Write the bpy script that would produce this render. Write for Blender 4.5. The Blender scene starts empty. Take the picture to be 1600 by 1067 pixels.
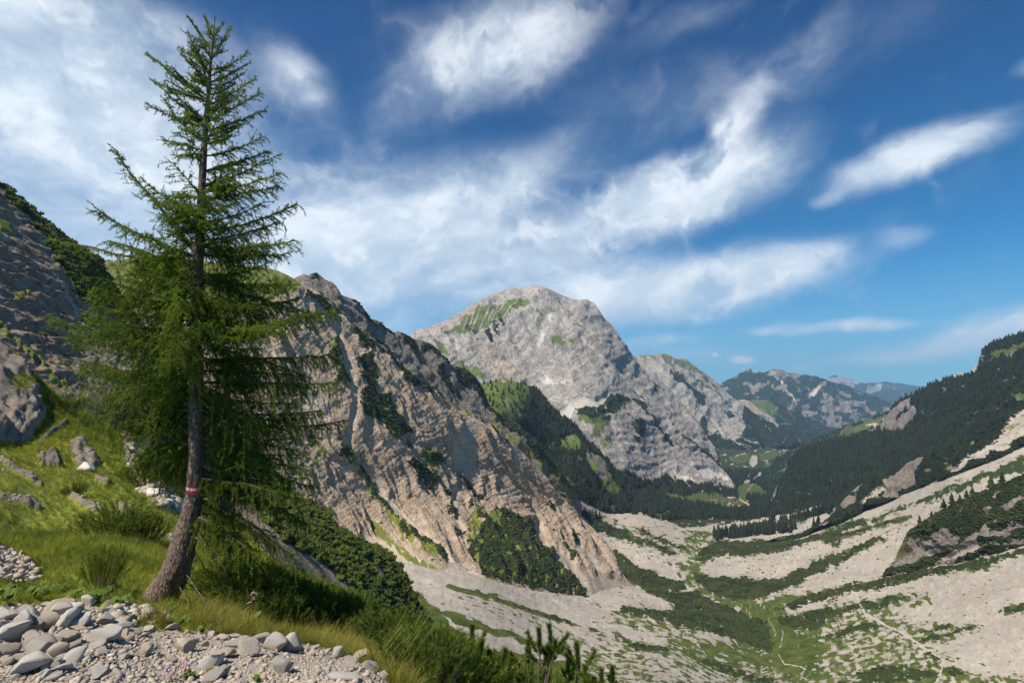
import bpy, math, random
import numpy as np
from math import radians as RAD
random.seed(7); rng = np.random.default_rng(7)
S = bpy.context.scene
COL = S.collection

# ---------------------------------------------------------------- camera
F, CX, CY = 860.0, 800.0, 533.5            # focal length and centre in photo pixels
PITCH = math.atan(82/860)
cam_d = bpy.data.cameras.new('camera'); cam = bpy.data.objects.new('camera', cam_d); COL.objects.link(cam)
cam_d.sensor_width = 36; cam_d.lens = F/1600*36; cam_d.clip_start = .05; cam_d.clip_end = 120000
cam.rotation_euler = (math.pi/2+PITCH, 0, 0); S.camera = cam
FW = np.array([0, math.cos(PITCH), math.sin(PITCH)]); UP = np.array([0, -math.sin(PITCH), math.cos(PITCH)]); RT = np.array([1., 0, 0])
def P(u, v, d):
    u, v, d = np.broadcast_arrays(np.asarray(u, float), np.asarray(v, float), np.asarray(d, float))
    return d[..., None]*(((u-CX)/F)[..., None]*RT + FW + ((CY-v)/F)[..., None]*UP)

# ---------------------------------------------------------------- sun, exposure
SUN_EL, SUN_AZ = 54.0, -128.0            # azimuth: degrees clockwise from the view direction (+Y)
sx, sy, sz = math.sin(RAD(SUN_AZ))*math.cos(RAD(SUN_EL)), math.cos(RAD(SUN_AZ))*math.cos(RAD(SUN_EL)), math.sin(RAD(SUN_EL))
from mathutils import Vector
sd = bpy.data.lights.new('sun', 'SUN'); sun = bpy.data.objects.new('sun', sd); COL.objects.link(sun)
sd.energy = 5.0; sd.angle = RAD(.6); sd.color = (1, .91, .78)
sun.rotation_euler = Vector((-sx, -sy, -sz)).to_track_quat('-Z', 'Y').to_euler()
S.view_settings.view_transform = 'Standard'; S.view_settings.look = 'None'
S.view_settings.exposure = 0.48; S.view_settings.gamma = 1; S.view_settings.use_curve_mapping = False
S.cycles.max_bounces = 6; S.cycles.diffuse_bounces = 2; S.cycles.glossy_bounces = 2; S.cycles.volume_bounces = 0
S.cycles.transparent_max_bounces = 6; S.cycles.transmission_bounces = 3
S.cycles.use_adaptive_sampling = True; S.cycles.adaptive_threshold = .015
try: S.cycles.use_denoising = True
except Exception: pass

# ---------------------------------------------------------------- node helper
class NT:
    def __init__(s, tree): s.t = tree; tree.nodes.clear()
    def n(s, ty, props=None, **inp):
        nd = s.t.nodes.new(ty)
        for k, v in (props or {}).items(): setattr(nd, k, v)
        for k, v in inp.items():
            key = int(k[1:]) if k[0] == 'i' and k[1:].isdigit() else k.replace('_', ' ')
            s.put(nd.inputs[key], v)
        return nd
    def put(s, sock, v):
        if isinstance(v, bpy.types.NodeSocket): s.t.links.new(v, sock)
        elif v is not None:
            if hasattr(sock, 'default_value') and not isinstance(v, (int, float)) and len(v) == 3 and sock.type == 'RGBA': v = (*v, 1)
            sock.default_value = v
    def m(s, op, a, b=None, c=None, clamp=False):
        nd = s.t.nodes.new('ShaderNodeMath'); nd.operation = op; nd.use_clamp = clamp
        for i, x in enumerate((a, b, c)):
            if x is not None: s.put(nd.inputs[i], x)
        return nd.outputs[0]
    def vm(s, op, a, b=None, scale=None):
        nd = s.t.nodes.new('ShaderNodeVectorMath'); nd.operation = op
        s.put(nd.inputs[0], a)
        if b is not None: s.put(nd.inputs[1], b)
        if scale is not None: s.put(nd.inputs[3], scale)
        return nd.outputs['Value'] if op in ('LENGTH', 'DOT_PRODUCT', 'DISTANCE') else nd.outputs[0]
    def mix(s, f, a, b, blend='MIX'):
        nd = s.t.nodes.new('ShaderNodeMix'); nd.data_type = 'RGBA'; nd.blend_type = blend; nd.clamp_factor = True
        s.put(nd.inputs[0], f); s.put(nd.inputs[6], a); s.put(nd.inputs[7], b); return nd.outputs[2]
    def noise(s, vec, scale, detail=4, rough=.55, dist=0, lac=2.0):
        nd = s.n('ShaderNodeTexNoise', Vector=vec, Scale=scale, Detail=detail, Roughness=rough, Distortion=dist, Lacunarity=lac)
        return nd.outputs[0]
    def smooth(s, x, lo, hi, a=0.0, b=1.0):
        nd = s.t.nodes.new('ShaderNodeMapRange'); nd.interpolation_type = 'SMOOTHSTEP'
        s.put(nd.inputs[0], x); nd.inputs[1].default_value = lo; nd.inputs[2].default_value = hi
        s.put(nd.inputs[3], a); s.put(nd.inputs[4], b); return nd.outputs[0]

# ---------------------------------------------------------------- world: sky and clouds
W = bpy.data.worlds.new('World'); S.world = W; W.use_nodes = True
g = NT(W.node_tree)
sky = g.n('ShaderNodeTexSky'); sky.sky_type = 'NISHITA'; sky.sun_disc = False
sky.sun_elevation = RAD(SUN_EL); sky.sun_rotation = RAD(SUN_AZ); sky.altitude = 1700; sky.air_density = 1.0; sky.dust_density = .25; sky.ozone_density = 5.0
tc = g.n('ShaderNodeTexCoord').outputs['Generated']
d3 = g.vm('NORMALIZE', tc)
sp = g.n('ShaderNodeSeparateXYZ', i0=d3)
X, Y, Z = sp.outputs
az = g.m('MULTIPLY', g.m('ARCTAN2', X, Y), 57.2958); el = g.m('MULTIPLY', g.m('ARCSINE', Z), 57.2958)
zz = g.m('ADD', g.m('MAXIMUM', Z, 0.0), .12)
cp = g.n('ShaderNodeCombineXYZ', i0=g.m('DIVIDE', X, zz), i1=g.m('DIVIDE', Y, zz), i2=0.0).outputs[0]
wn = g.n('ShaderNodeTexNoise', Vector=cp, Scale=1.6, Detail=3.0, Roughness=.5).outputs[1]
wv = g.vm('SUBTRACT', wn, (.5, .5, .5))
cpw = g.vm('ADD', cp, g.vm('SCALE', wv, scale=.5))
# long wisps run across the sky from lower left to upper right
# warp of the cloud outlines in degrees
aev = g.n('ShaderNodeCombineXYZ', i0=az, i1=el, i2=0.0).outputs[0]
w1 = g.vm('SUBTRACT', g.n('ShaderNodeTexNoise', Vector=aev, Scale=.10, Detail=6.0, Roughness=.50).outputs[1], (.5, .5, .5))
aew = g.vm('ADD', aev, g.vm('SCALE', w1, scale=3.0))
def streak(rot, sx_, sy_, det, ro, vec):
    mp_ = g.n('ShaderNodeMapping', Vector=vec); mp_.vector_type = 'TEXTURE'; mp_.inputs['Rotation'].default_value = (0, 0, RAD(rot)); mp_.inputs['Scale'].default_value = (sx_, sy_, 1)
    return g.noise(mp_.outputs[0], 1., det, ro)
aes = g.vm('ADD', aev, g.vm('SCALE', w1, scale=5.0))
n_w = streak(20, 22., 5.5, 7, .52, aes)
n_f = streak(-18, 5., 2.2, 8, .62, aes)
def ae(u, v):
    p = P(u, v, 1.); p = p/np.linalg.norm(p)
    return math.degrees(math.atan2(p[0], p[1])), math.degrees(math.asin(p[2]))
CL = [ # u, v, half width px, half height px, tilt deg (counter-clockwise), strength
 (60,60,330,150,-30,.85),(120,190,330,110,-22,.72),(90,330,330,120,-12,.62),(420,400,300,110,5,.72),(300,200,230,80,-30,.5),(560,350,200,80,20,.5),(250,40,200,70,-20,.3),
 (700,325,220,62,18,.8),(780,400,230,52,-3,.95),(640,420,290,60,5,.85),(800,300,110,30,40,.55),
 (1085,300,150,58,12,1.1),(1120,225,75,34,42,.8),(980,325,130,48,10,.85),(1010,280,90,26,25,.45),
 (1070,446,200,44,6,1.25),(1150,430,120,26,8,.8),(980,475,130,36,-3,.8),(800,75,150,70,18,.62),(650,150,120,60,30,.36),(720,40,160,50,15,.3),
 (1420,250,140,34,14,1.0),(1500,215,60,14,28,.4),(1290,316,32,10,5,.45),(1420,374,50,18,0,.26),(1320,508,125,10,-1,.85),(1210,505,60,8,8,.3),
 (1550,525,190,30,8,.85),(1400,552,170,12,5,.4),(1160,561,19,7,0,1.2),(1117,554,7,3.5,0,.6),(1010,535,90,10,2,.4),(1080,25,90,30,10,.28),
 (1260,80,110,36,30,.3),(1180,130,300,70,10,.16),(930,130,260,60,-10,.18),(480,230,140,70,-40,.2),(1595,103,30,14,0,.35),(470,120,70,44,-40,.5),(1000,560,420,16,0,.25),(520,520,260,60,0,.4),(100,420,220,60,0,.5)]
base_deg = 1/ (F*math.pi/180)
cover = None
for (u, v, rx, ry, ti, st) in CL:
    a0, e0 = ae(u, v); a1, e1 = ae(u+10, v); a2, e2 = ae(u, v-10)
    kx, ky = abs(a1-a0)/10, abs(e2-e0)/10
    mp = g.n('ShaderNodeMapping', Vector=aew); mp.vector_type = 'TEXTURE'
    mp.inputs['Location'].default_value = (a0, e0, 0); mp.inputs['Rotation'].default_value = (0, 0, RAD(ti)); mp.inputs['Scale'].default_value = (rx*kx*1.25, ry*ky*1.25, 1)
    if rx < 25:
        mp.inputs['Scale'].default_value = (rx*kx, ry*ky, 1); g.put(mp.inputs['Vector'], g.vm('ADD', aev, g.vm('SCALE', w1, scale=.9)))
    r = g.vm('LENGTH', mp.outputs[0])
    s_ = g.smooth(r, 1.35, .05, 0.0, st)
    cover = s_ if cover is None else g.m('SUBTRACT', g.m('ADD', cover, s_), g.m('MULTIPLY', cover, s_), clamp=True)
cover = g.m('MAXIMUM', cover, g.smooth(n_w, .5, .8, 0.0, .16))
t_ = g.smooth(g.m('ADD', g.m('MULTIPLY', n_w, .78), g.m('MULTIPLY', n_f, .22)), .30, .70)
tex = g.m('ADD', .35, g.m('MULTIPLY', t_, .6))
dens = g.m('SUBTRACT', g.m('MULTIPLY', cover, g.m('ADD', .68, g.m('MULTIPLY', t_, .56))), g.m('MULTIPLY', g.m('SUBTRACT', 1., t_), .07))
fac = g.smooth(dens, -.04, 1.0, 0.0, .97)
skc = g.n('ShaderNodeHueSaturation', Saturation=1.08, Value=1.0, Color=sky.outputs[0]).outputs[0]
skc = g.mix(1.0, skc, g.mix(g.smooth(el, 3, 44), (.18, 1.0, 1.16), (.01, .46, .84)), 'MULTIPLY')
skc = g.mix(g.smooth(el, 14., -1., 0., .6), skc, (3.6, 5.9, 7.6))
cc = g.mix(g.smooth(tex, .55, 1.05), (7.6, 8.7, 9.8), (11.2, 11.6, 12.))
col = g.mix(fac, skc, cc)
SKY_STR = .07
bg = g.n('ShaderNodeBackground', Color=col, Strength=SKY_STR)
g.n('ShaderNodeOutputWorld', Surface=bg.outputs[0])

# ---------------------------------------------------------------- numpy noise
_perm = rng.permutation(256); _perm = np.concatenate([_perm, _perm, _perm])
_grad = rng.normal(size=(256, 3)); _grad /= np.linalg.norm(_grad, axis=1)[:, None]
def perlin(p):
    i = np.floor(p).astype(np.int64); f = p-i; i &= 255
    w = f*f*f*(f*(f*6-15)+10); out = 0
    for a in (0, 1):
        for b in (0, 1):
            for c in (0, 1):
                h = _perm[(_perm[(_perm[(i[..., 0]+a) & 255]+i[..., 1]+b) & 255]+i[..., 2]+c) & 255]
                gr = _grad[h]
                dt = gr[..., 0]*(f[..., 0]-a)+gr[..., 1]*(f[..., 1]-b)+gr[..., 2]*(f[..., 2]-c)
                out = out+dt*(w[..., 0] if a else 1-w[..., 0])*(w[..., 1] if b else 1-w[..., 1])*(w[..., 2] if c else 1-w[..., 2])
    return out*1.6
def fbm(p, sc, oc=4, gain=.5, ridged=False):
    p = np.asarray(p)/sc; a = 1.; s = 0.; t = 0.
    for k in range(oc):
        n = perlin(p+k*17.3)
        if ridged: n = 1-2*np.abs(n)
        s = s+a*n; t += a; p = p*2.03; a *= gain
    return s/t

# ---------------------------------------------------------------- mesh helpers
def mk(name, V, Fs, mat=None, parent=None, smooth=True, link=True):
    me = bpy.data.meshes.new(name)
    V = np.ascontiguousarray(V, dtype=np.float32).reshape(-1, 3)
    Fs = [np.asarray(f, dtype=np.int32) for f in (Fs if isinstance(Fs, list) else [Fs]) if len(f)]
    me.vertices.add(len(V)); me.vertices.foreach_set('co', V.ravel())
    nl = sum(f.size for f in Fs); npoly = sum(len(f) for f in Fs)
    me.loops.add(nl); me.polygons.add(npoly)
    me.loops.foreach_set('vertex_index', np.concatenate([f.ravel() for f in Fs]) if Fs else [])
    tot = np.concatenate([np.full(len(f), f.shape[1], np.int32) for f in Fs]) if Fs else np.zeros(0, np.int32)
    st = np.concatenate([[0], np.cumsum(tot)[:-1]]).astype(np.int32) if len(tot) else tot
    me.polygons.foreach_set('loop_start', st)
    if smooth: me.polygons.foreach_set('use_smooth', np.ones(npoly, bool))
    me.update(calc_edges=True)
    if mat: me.materials.append(mat)
    o = bpy.data.objects.new(name, me)
    if link: COL.objects.link(o)
    if parent is not None: o.parent = parent
    return o
def attr(o, name, arr, kind):
    a = o.data.attributes.new(name, kind, 'POINT')
    a.data.foreach_set({'FLOAT_VECTOR': 'vector', 'FLOAT_COLOR': 'color', 'FLOAT': 'value'}[kind], np.ascontiguousarray(arr, np.float32).ravel())
def tag(o, label=None, cat=None, group=None, kind=None):
    if label: o['label'] = label
    if cat: o['category'] = cat
    if group: o['group'] = group
    if kind: o['kind'] = kind
    return o
def empty(name, loc=(0, 0, 0), rz=0):
    o = bpy.data.objects.new(name, None); COL.objects.link(o); o.location = loc; o.rotation_euler = (0, 0, rz); o.empty_display_size = .2; return o

# ---------------------------------------------------------------- surfaces built between ridges and feet
class TPS:
    def __init__(s, pts, inv=True):
        p = np.array(pts, float); s.xy = p[:, :2]/200; s.inv = inv
        z = 1/p[:, 2] if inv else p[:, 2]
        n = len(p); K = s.k(np.linalg.norm(s.xy[:, None]-s.xy[None], axis=2)); Q = np.c_[np.ones(n), s.xy]
        s.sc = np.abs(z).mean()
        A = np.block([[K+np.eye(n)*1e-4, Q], [Q.T, np.zeros((3, 3))]])
        s.w = np.linalg.solve(A, np.r_[z/s.sc, 0, 0, 0])
    @staticmethod
    def k(r): return np.where(r > 1e-9, r*r*np.log(np.maximum(r, 1e-9)), 0)
    def __call__(s, u, v):
        u, v = np.broadcast_arrays(np.asarray(u, float), np.asarray(v, float))
        q = np.stack([u.ravel(), v.ravel()], 1)/200
        r = s.k(np.linalg.norm(q[:, None]-s.xy[None], axis=2))@s.w[:-3]+s.w[-3]+q@s.w[-2:]
        r = (r*s.sc).reshape(u.shape)
        return 1/np.maximum(r, 1e-5) if s.inv else r
def inpoly(U, V, pts):
    """signed distance (positive inside) to a polygon"""
    p = np.array(pts, float); q = np.roll(p, -1, 0)
    inside = np.zeros(U.shape, bool); dm = np.full(U.shape, 1e9)
    for (x0, y0), (x1, y1) in zip(p, q):
        c = ((y0 > V) != (y1 > V)) & (U < (x1-x0)*(V-y0)/((y1-y0) if y1 != y0 else 1e-9)+x0)
        inside ^= c
        L = (x1-x0)**2+(y1-y0)**2
        t = np.clip(((U-x0)*(x1-x0)+(V-y0)*(y1-y0))/max(L, 1e-9), 0, 1)
        dm = np.minimum(dm, np.hypot(U-x0-t*(x1-x0), V-y0-t*(y1-y0)))
    return np.where(inside, dm, -dm)
def online(U, V, pts, w):
    dm = np.full(U.shape, 1e9)
    for (x0, y0), (x1, y1) in zip(pts[:-1], pts[1:]):
        L = (x1-x0)**2+(y1-y0)**2
        t = np.clip(((U-x0)*(x1-x0)+(V-y0)*(y1-y0))/max(L, 1e-9), 0, 1)
        dm = np.minimum(dm, np.hypot(U-x0-t*(x1-x0), V-y0-t*(y1-y0)))
    return w-dm
CH = {'veg': 0, 'grass': 1, 'scree': 2, 'tint': 3}
def paint(U, V, rules, base):
    """rules: (channel, polygon or ('line', pts, width), value, feather px); later rules overwrite where they are stronger"""
    M = np.zeros(U.shape+(4,)); M[...] = base
    pu = np.stack([U/26, V/26, U*0+3.1], -1); pv = pu+11.7
    wu = fbm(pu, 1, 3); wv_ = fbm(pv, 1, 3)
    for ru in rules:
        ch, poly, val = ru[:3]; fe = ru[3] if len(ru) > 3 else 3.
        line = poly[0] == 'line'
        pts = np.array(poly[1] if line else poly, float); mar = fe+8+(poly[2] if line else 0)
        sel = (U > pts[:, 0].min()-mar) & (U < pts[:, 0].max()+mar) & (V > pts[:, 1].min()-mar) & (V < pts[:, 1].max()+mar)
        if not sel.any(): continue
        wa = 0 if (line and poly[2] < 2) else 7 if not line else 3
        u, v = U[sel]+wu[sel]*wa, V[sel]+wv_[sel]*wa
        sdv = online(u, v, poly[1], poly[2]) if line else inpoly(u, v, poly)
        if ch in ('veg', 'grass') and not line: fe = fe*1.7
        t = np.clip(sdv/(2*fe)+.5, 0, 1); t = t*t*(3-2*t)
        if ch == 'clear':
            for c in val: M[sel, CH[c]] *= (1-t)
        else:
            c = CH[ch]; M[sel, c] = M[sel, c]*(1-t)+val*t
    return M
SURF = {}
def surface(name, mat, top, bot, depth, du=2., dv=2., disp=None, rules=(), base=(0, 0, 0, 0), flow=(.8, -.5), flowscale=1., back=(.2, .8), rag=.55, rsc=7., kind='structure', u0=None, u1=None, tex_px=None, dispmask=None):
    top = np.array(top, float); bot = np.array(bot, float)
    u0 = u0 if u0 is not None else top[0, 0]; u1 = u1 if u1 is not None else top[-1, 0]
    us = np.arange(u0, u1+du*.5, du)
    vt = np.interp(us, top[:, 0], top[:, 1]); vb = np.maximum(np.interp(us, bot[:, 0], bot[:, 1]), vt+.5)
    nr = int(max(vb-vt)/dv)+2
    s = np.linspace(0, 1, nr)[:, None]
    V = vt[None]*(1-s)+vb[None]*s; U = np.broadcast_to(us[None], V.shape).copy()
    dep = np.empty_like(U)
    for i in range(0, nr, 20): dep[i:i+20] = depth(U[i:i+20], V[i:i+20])
    Pn = P(U, V, dep)
    gu = np.gradient(Pn, axis=1); gv = np.gradient(Pn, axis=0)
    N = np.cross(gv, gu); N /= np.maximum(np.linalg.norm(N, axis=2), 1e-9)[..., None]
    flip = (N*Pn).sum(-1) > 0; N[flip] *= -1
    M = paint(U, V, rules, base)
    fA, fB = (flow(U, V), U*.9-V*.4) if callable(flow) else (U*flow[0]+V*flow[1], U*-flow[1]+V*flow[0])
    h1 = fbm(np.stack([fA/rsc, fB/rsc/2.9, U*0], -1), 1, 4, .6)*1.5; h2 = fbm(np.stack([fA/rsc, fB/rsc/2.9, U*0+9], -1), 1, 4, .6)*1.5
    M[..., 0] = M[..., 0]+(h1-.12)*rag*np.clip(M[..., 0]*6, 0, 1)-np.clip(h2-.14, 0, 1)*rag*2.6*(M[..., 0] > .02)
    M[..., 1] = M[..., 1]+(h2-.05)*rag*np.clip(M[..., 1]*6, 0, 1)
    pxm = dep/F                                             # metres per photo pixel
    if callable(flow): A = flow(U, V)
    else: A = (U*flow[0]+V*flow[1])
    if callable(flow): B = U*.9-V*.4
    else: B = (U*-flow[1]+V*flow[0])
    if disp is not None:
        D = disp(Pn, U, V, A, B, M, N, dep)
        Pn = Pn+N*D[..., None]
    fl = np.stack([A*flowscale, B*flowscale*.12, B*flowscale], -1)
    rows = Pn; nrt, nc = U.shape
    # the far side of the ridge
    nb = 10; t = (np.arange(nb, 0, -1)/nb)[:, None]
    tp = Pn[0]; hd = tp.copy(); hd[:, 2] = 0; hd /= np.linalg.norm(hd, axis=1)[:, None]
    Lb = dep[0]*back[0]
    bk = tp[None]+hd[None]*(t*Lb[None])[..., None]; bk[..., 2] -= (t*Lb[None])*back[1]
    bk[..., 2] += fbm(bk, float(np.median(Lb))*.3+.01, 3)*(t*(1-t)*.5*Lb[None])
    allP = np.concatenate([bk, Pn], 0); Mb = np.broadcast_to(M[0][None], (nb,)+M[0].shape); allM = np.concatenate([Mb, M], 0)
    flb = np.broadcast_to(fl[0][None], (nb,)+fl[0].shape); allF = np.concatenate([flb, fl], 0)
    R_, C_ = allP.shape[:2]
    idx = np.arange(R_*C_).reshape(R_, C_)
    q = np.stack([idx[:-1, :-1], idx[1:, :-1], idx[1:, 1:], idx[:-1, 1:]], -1).reshape(-1, 4)
    o = mk(name, allP.reshape(-1, 3), q, mat); o['kind'] = kind
    attr(o, 'mask', allM.reshape(-1, 4), 'FLOAT_COLOR'); attr(o, 'fl', allF.reshape(-1, 3), 'FLOAT_VECTOR')
    SURF[name] = dict(P=Pn, U=U, V=V, M=M, N=N, dep=dep, us=us, vt=vt, vb=vb, depth=depth)
    return o
def ground(sf, u, v):
    """world point and metres per pixel of a built surface at a photo position"""
    s = SURF[sf]; u = np.atleast_1d(np.asarray(u, float)); v = np.atleast_1d(np.asarray(v, float))
    ci = np.clip(np.searchsorted(s['us'], u), 1, len(s['us'])-1); fu = (u-s['us'][ci-1])/(s['us'][ci]-s['us'][ci-1])
    vt = np.interp(u, s['us'], s['vt']); vb = np.interp(u, s['us'], s['vb'])
    r = np.clip((v-vt)/(vb-vt), 0, 1)*(s['U'].shape[0]-1); ri = np.clip(r.astype(int), 0, s['U'].shape[0]-2); fr = r-ri
    G = s['P']
    a = G[ri, ci-1]*(1-fu)[:, None]+G[ri, ci]*fu[:, None]; b = G[ri+1, ci-1]*(1-fu)[:, None]+G[ri+1, ci]*fu[:, None]
    return a*(1-fr)[:, None]+b*fr[:, None]
# ---------------------------------------------------------------- terrain material
def terrain(name, px, rock=((.30, .27, .24), (.20, .18, .165)), dark=(.10, .095, .09), light=(.46, .42, .37), scree=((.50, .46, .40), (.40, .365, .32)),
            grass=((.10, .135, .022), (.17, .17, .035)), veg=((.018, .034, .011), (.04, .062, .018)), tint=(.42, .27, .15), bump=1.0, warp=.55, streak=.25, speck=.0, strata=None, trail=False):
    m = bpy.data.materials.new(name); m.use_nodes = True; g = NT(m.node_tree)
    po = g.n('ShaderNodeNewGeometry').outputs['Position']
    mk_ = g.n('ShaderNodeAttribute', {'attribute_name': 'mask'}); sc = g.n('ShaderNodeSeparateColor', i0=mk_.outputs['Color'])
    R_, G_, B_ = sc.outputs; A_ = mk_.outputs['Alpha']
    fl = g.n('ShaderNodeAttribute', {'attribute_name': 'fl'}).outputs['Vector']
    n1 = g.noise(po, 1/(px*14), 8, .62); n2 = g.noise(po, 1/(px*90), 4, .55); nf = g.noise(fl, 1/8, 6, .6); n3 = g.noise(po, 1/(px*3.2), 5, .65)
    n4 = g.noise(po, 1/(px*34), 6, .6, .6)
    def thr(mask, k=7., a=warp, b=streak):
        x = g.m('ADD', mask, g.m('ADD', g.m('MULTIPLY', g.m('SUBTRACT', n1, .5), a*2.2), g.m('MULTIPLY', g.m('SUBTRACT', nf, .5), b*2.2)))
        return g.smooth(x, .5-.5/k, .5+.5/k)
    rk = g.mix(g.smooth(n4, .35, .65), rock[0], rock[1])
    rk = g.mix(g.smooth(n1, .55, .78, 0., .75), rk, light)
    rk = g.mix(g.smooth(nf, .53, .70, 0., .7), rk, light)
    rk = g.mix(g.smooth(n3, .56, .72, 0., .55), rk, dark)
    sx_ = g.n('ShaderNodeSeparateXYZ', i0=fl).outputs; stv = g.n('ShaderNodeCombineXYZ', i0=g.m('MULTIPLY', sx_[0], .16), i1=sx_[2], i2=0.).outputs[0]
    st1 = g.noise(stv, 1/3.2, 6, .68)
    rk = g.mix(g.smooth(st1, .56, .68, 0., .4), rk, dark); rk = g.mix(g.smooth(st1, .45, .36, 0., .3), rk, light)
    n5 = g.noise(po, 1/(px*7), 6, .7, .8)
    rk = g.mix(g.smooth(n5, .54, .68, 0., .6), rk, dark)
    cr = g.m('ABSOLUTE', g.m('SUBTRACT', g.noise(po, 1/(px*22), 7, .6, 1.2), .5))
    rk = g.mix(g.smooth(cr, .028, .0, 0., .6), rk, dark)
    rk = g.mix(g.smooth(n2, .56, .7, 0., .35), rk, tint)
    if strata:
        sv, sw = strata
        dz = g.m('ADD', g.vm('DOT_PRODUCT', po, sv), g.m('MULTIPLY', g.m('SUBTRACT', n4, .5), sw*1.6))
        bands = g.noise(g.n('ShaderNodeCombineXYZ', i0=0., i1=0., i2=dz).outputs[0], 1/sw, 5, .7)
        rk = g.mix(g.smooth(bands, .55, .68, 0., .6), rk, dark); rk = g.mix(g.smooth(bands, .45, .34, 0., .5), rk, light)
    rk = g.mix(g.m('MULTIPLY', thr(A_, 3), .75), rk, g.mix(n1, tint, light))
    sr = g.mix(g.smooth(n1, .35, .65), scree[0], scree[1])
    sr = g.mix(g.smooth(nf, .35, .62, .4, 0.), sr, tuple(c*.78 for c in scree[1])); sr = g.mix(g.smooth(nf, .55, .7, 0., .5), sr, tuple(min(c*1.2, .6) for c in scree[0]))
    sr = g.mix(g.smooth(n3, .6, .75, 0., .5), sr, tuple(c*.55 for c in scree[1]))
    gr = g.mix(g.smooth(n1, .38, .62), grass[0], grass[1]); gr = g.mix(g.smooth(n4, .5, .7, 0, .5), gr, tuple(c*.62 for c in grass[0]))
    gr = g.mix(g.smooth(n3, .55, .72, 0., .4), gr, tuple(c*.5 for c in grass[0]))
    vg = g.mix(g.smooth(n3, .4, .66), veg[0], veg[1])
    nf2 = g.noise(fl, 1/2.4, 5, .62)
    sr = g.mix(g.smooth(nf2, .54, .66, 0., .5), sr, tuple(c*.66 for c in (scree[1][0], scree[1][1]*1.08, scree[1][2]*.85))); sr = g.mix(g.smooth(nf2, .44, .36, 0., .45), sr, tuple(min(c*1.22, .62) for c in scree[0]))
    sr = g.mix(g.smooth(n2, .42, .62, 0., .35), sr, tuple(c*.7 for c in scree[1]))
    c = g.mix(thr(B_), rk, sr); c = g.mix(thr(G_, 3.6), c, gr); fv = thr(R_); c = g.mix(fv, c, vg)
    if trail: c = g.mix(g.smooth(A_, .3, .9, 0., .75), c, (.52, .47, .40))
    h = g.m('ADD', g.m('MULTIPLY', n1, px*9), g.m('ADD', g.m('MULTIPLY', n3, px*2.2), g.m('MULTIPLY', g.noise(po, 1/(px*1.2), 3, .6), px*.8)))
    h = g.m('ADD', h, g.m('ADD', g.m('MULTIPLY', fv, px*2.0), g.m('ADD', g.m('MULTIPLY', st1, px*-3.0), g.m('MULTIPLY', n5, px*-5.0))))
    soft = g.m('SUBTRACT', 1., g.m('MULTIPLY', g.m('MAXIMUM', thr(B_), thr(G_)), .62))
    if strata: h = g.m('ADD', h, g.m('MULTIPLY', bands, sw*.35))
    bp = g.n('ShaderNodeBump', Strength=g.m('MULTIPLY', soft, bump, clamp=True), Distance=1.0, Height=h)
    b = g.n('ShaderNodeBsdfPrincipled', Base_Color=c, Roughness=.9, Normal=bp.outputs[0]); b.inputs['Specular IOR Level'].default_value = .15
    g.n('ShaderNodeOutputMaterial', Surface=b.outputs[0])
    return m

# ---------------------------------------------------------------- valley floor and both its banks
V_CT = [(1250,1067,440),(1270,1150,350),(1215,980,640),(1160,930,860),(1110,890,1120),(1080,865,1350),(1090,830,1750),(1110,805,2150),(1150,785,2600),(1180,750,3400),(1190,715,4700),(1200,700,5600),
 (560,850,640),(600,870,620),(650,950,370),(700,1067,225),(830,1000,390),(757,900,600),(925,936,740),(1000,960,650),(1047,935,810),(1000,1067,330),(850,1100,250),
 (960,870,1250),(900,785,1500),(880,770,1560),(1000,800,1800),(1000,830,1500),(1050,860,1350),(950,770,2100),(1020,765,2600),(1100,740,3200),(800,830,1350),(640,800,1100),
 (1600,1067,330),(1600,950,420),(1600,870,520),(1600,780,720),(1600,700,950),(1600,650,1100),(1400,900,720),(1400,1000,470),(1400,820,1050),(1300,870,950),(1300,950,640),(1300,800,1500),(1500,740,1000),
 (1200,840,1500),(1250,790,2000),(1310,785,1900),(1250,740,3700),(1230,780,2700),(1205,798,2300),(1800,900,420),(1800,1067,290)]
VD = TPS(V_CT)
vflow = TPS([(1600,870,0),(1250,915,0),(1200,955,30),(1600,905,30),(1300,1000,70),(1600,945,65),(1250,1067,140),(1600,1040,130),(1100,890,-60),(1330,790,-90),(1600,690,-110),(1050,860,-90),(1300,775,-140),
 (650,890,60),(850,945,60),(1050,1000,60),(1180,1050,70),(750,893,20),(900,945,22),(1050,983,20),(650,940,120),(850,1000,120),(1000,1045,120),(700,1010,190),(850,1062,190),(940,922,-15),(1050,955,-15),(1180,1000,-10),(900,790,-200),(1100,860,-100)], inv=False)
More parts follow.
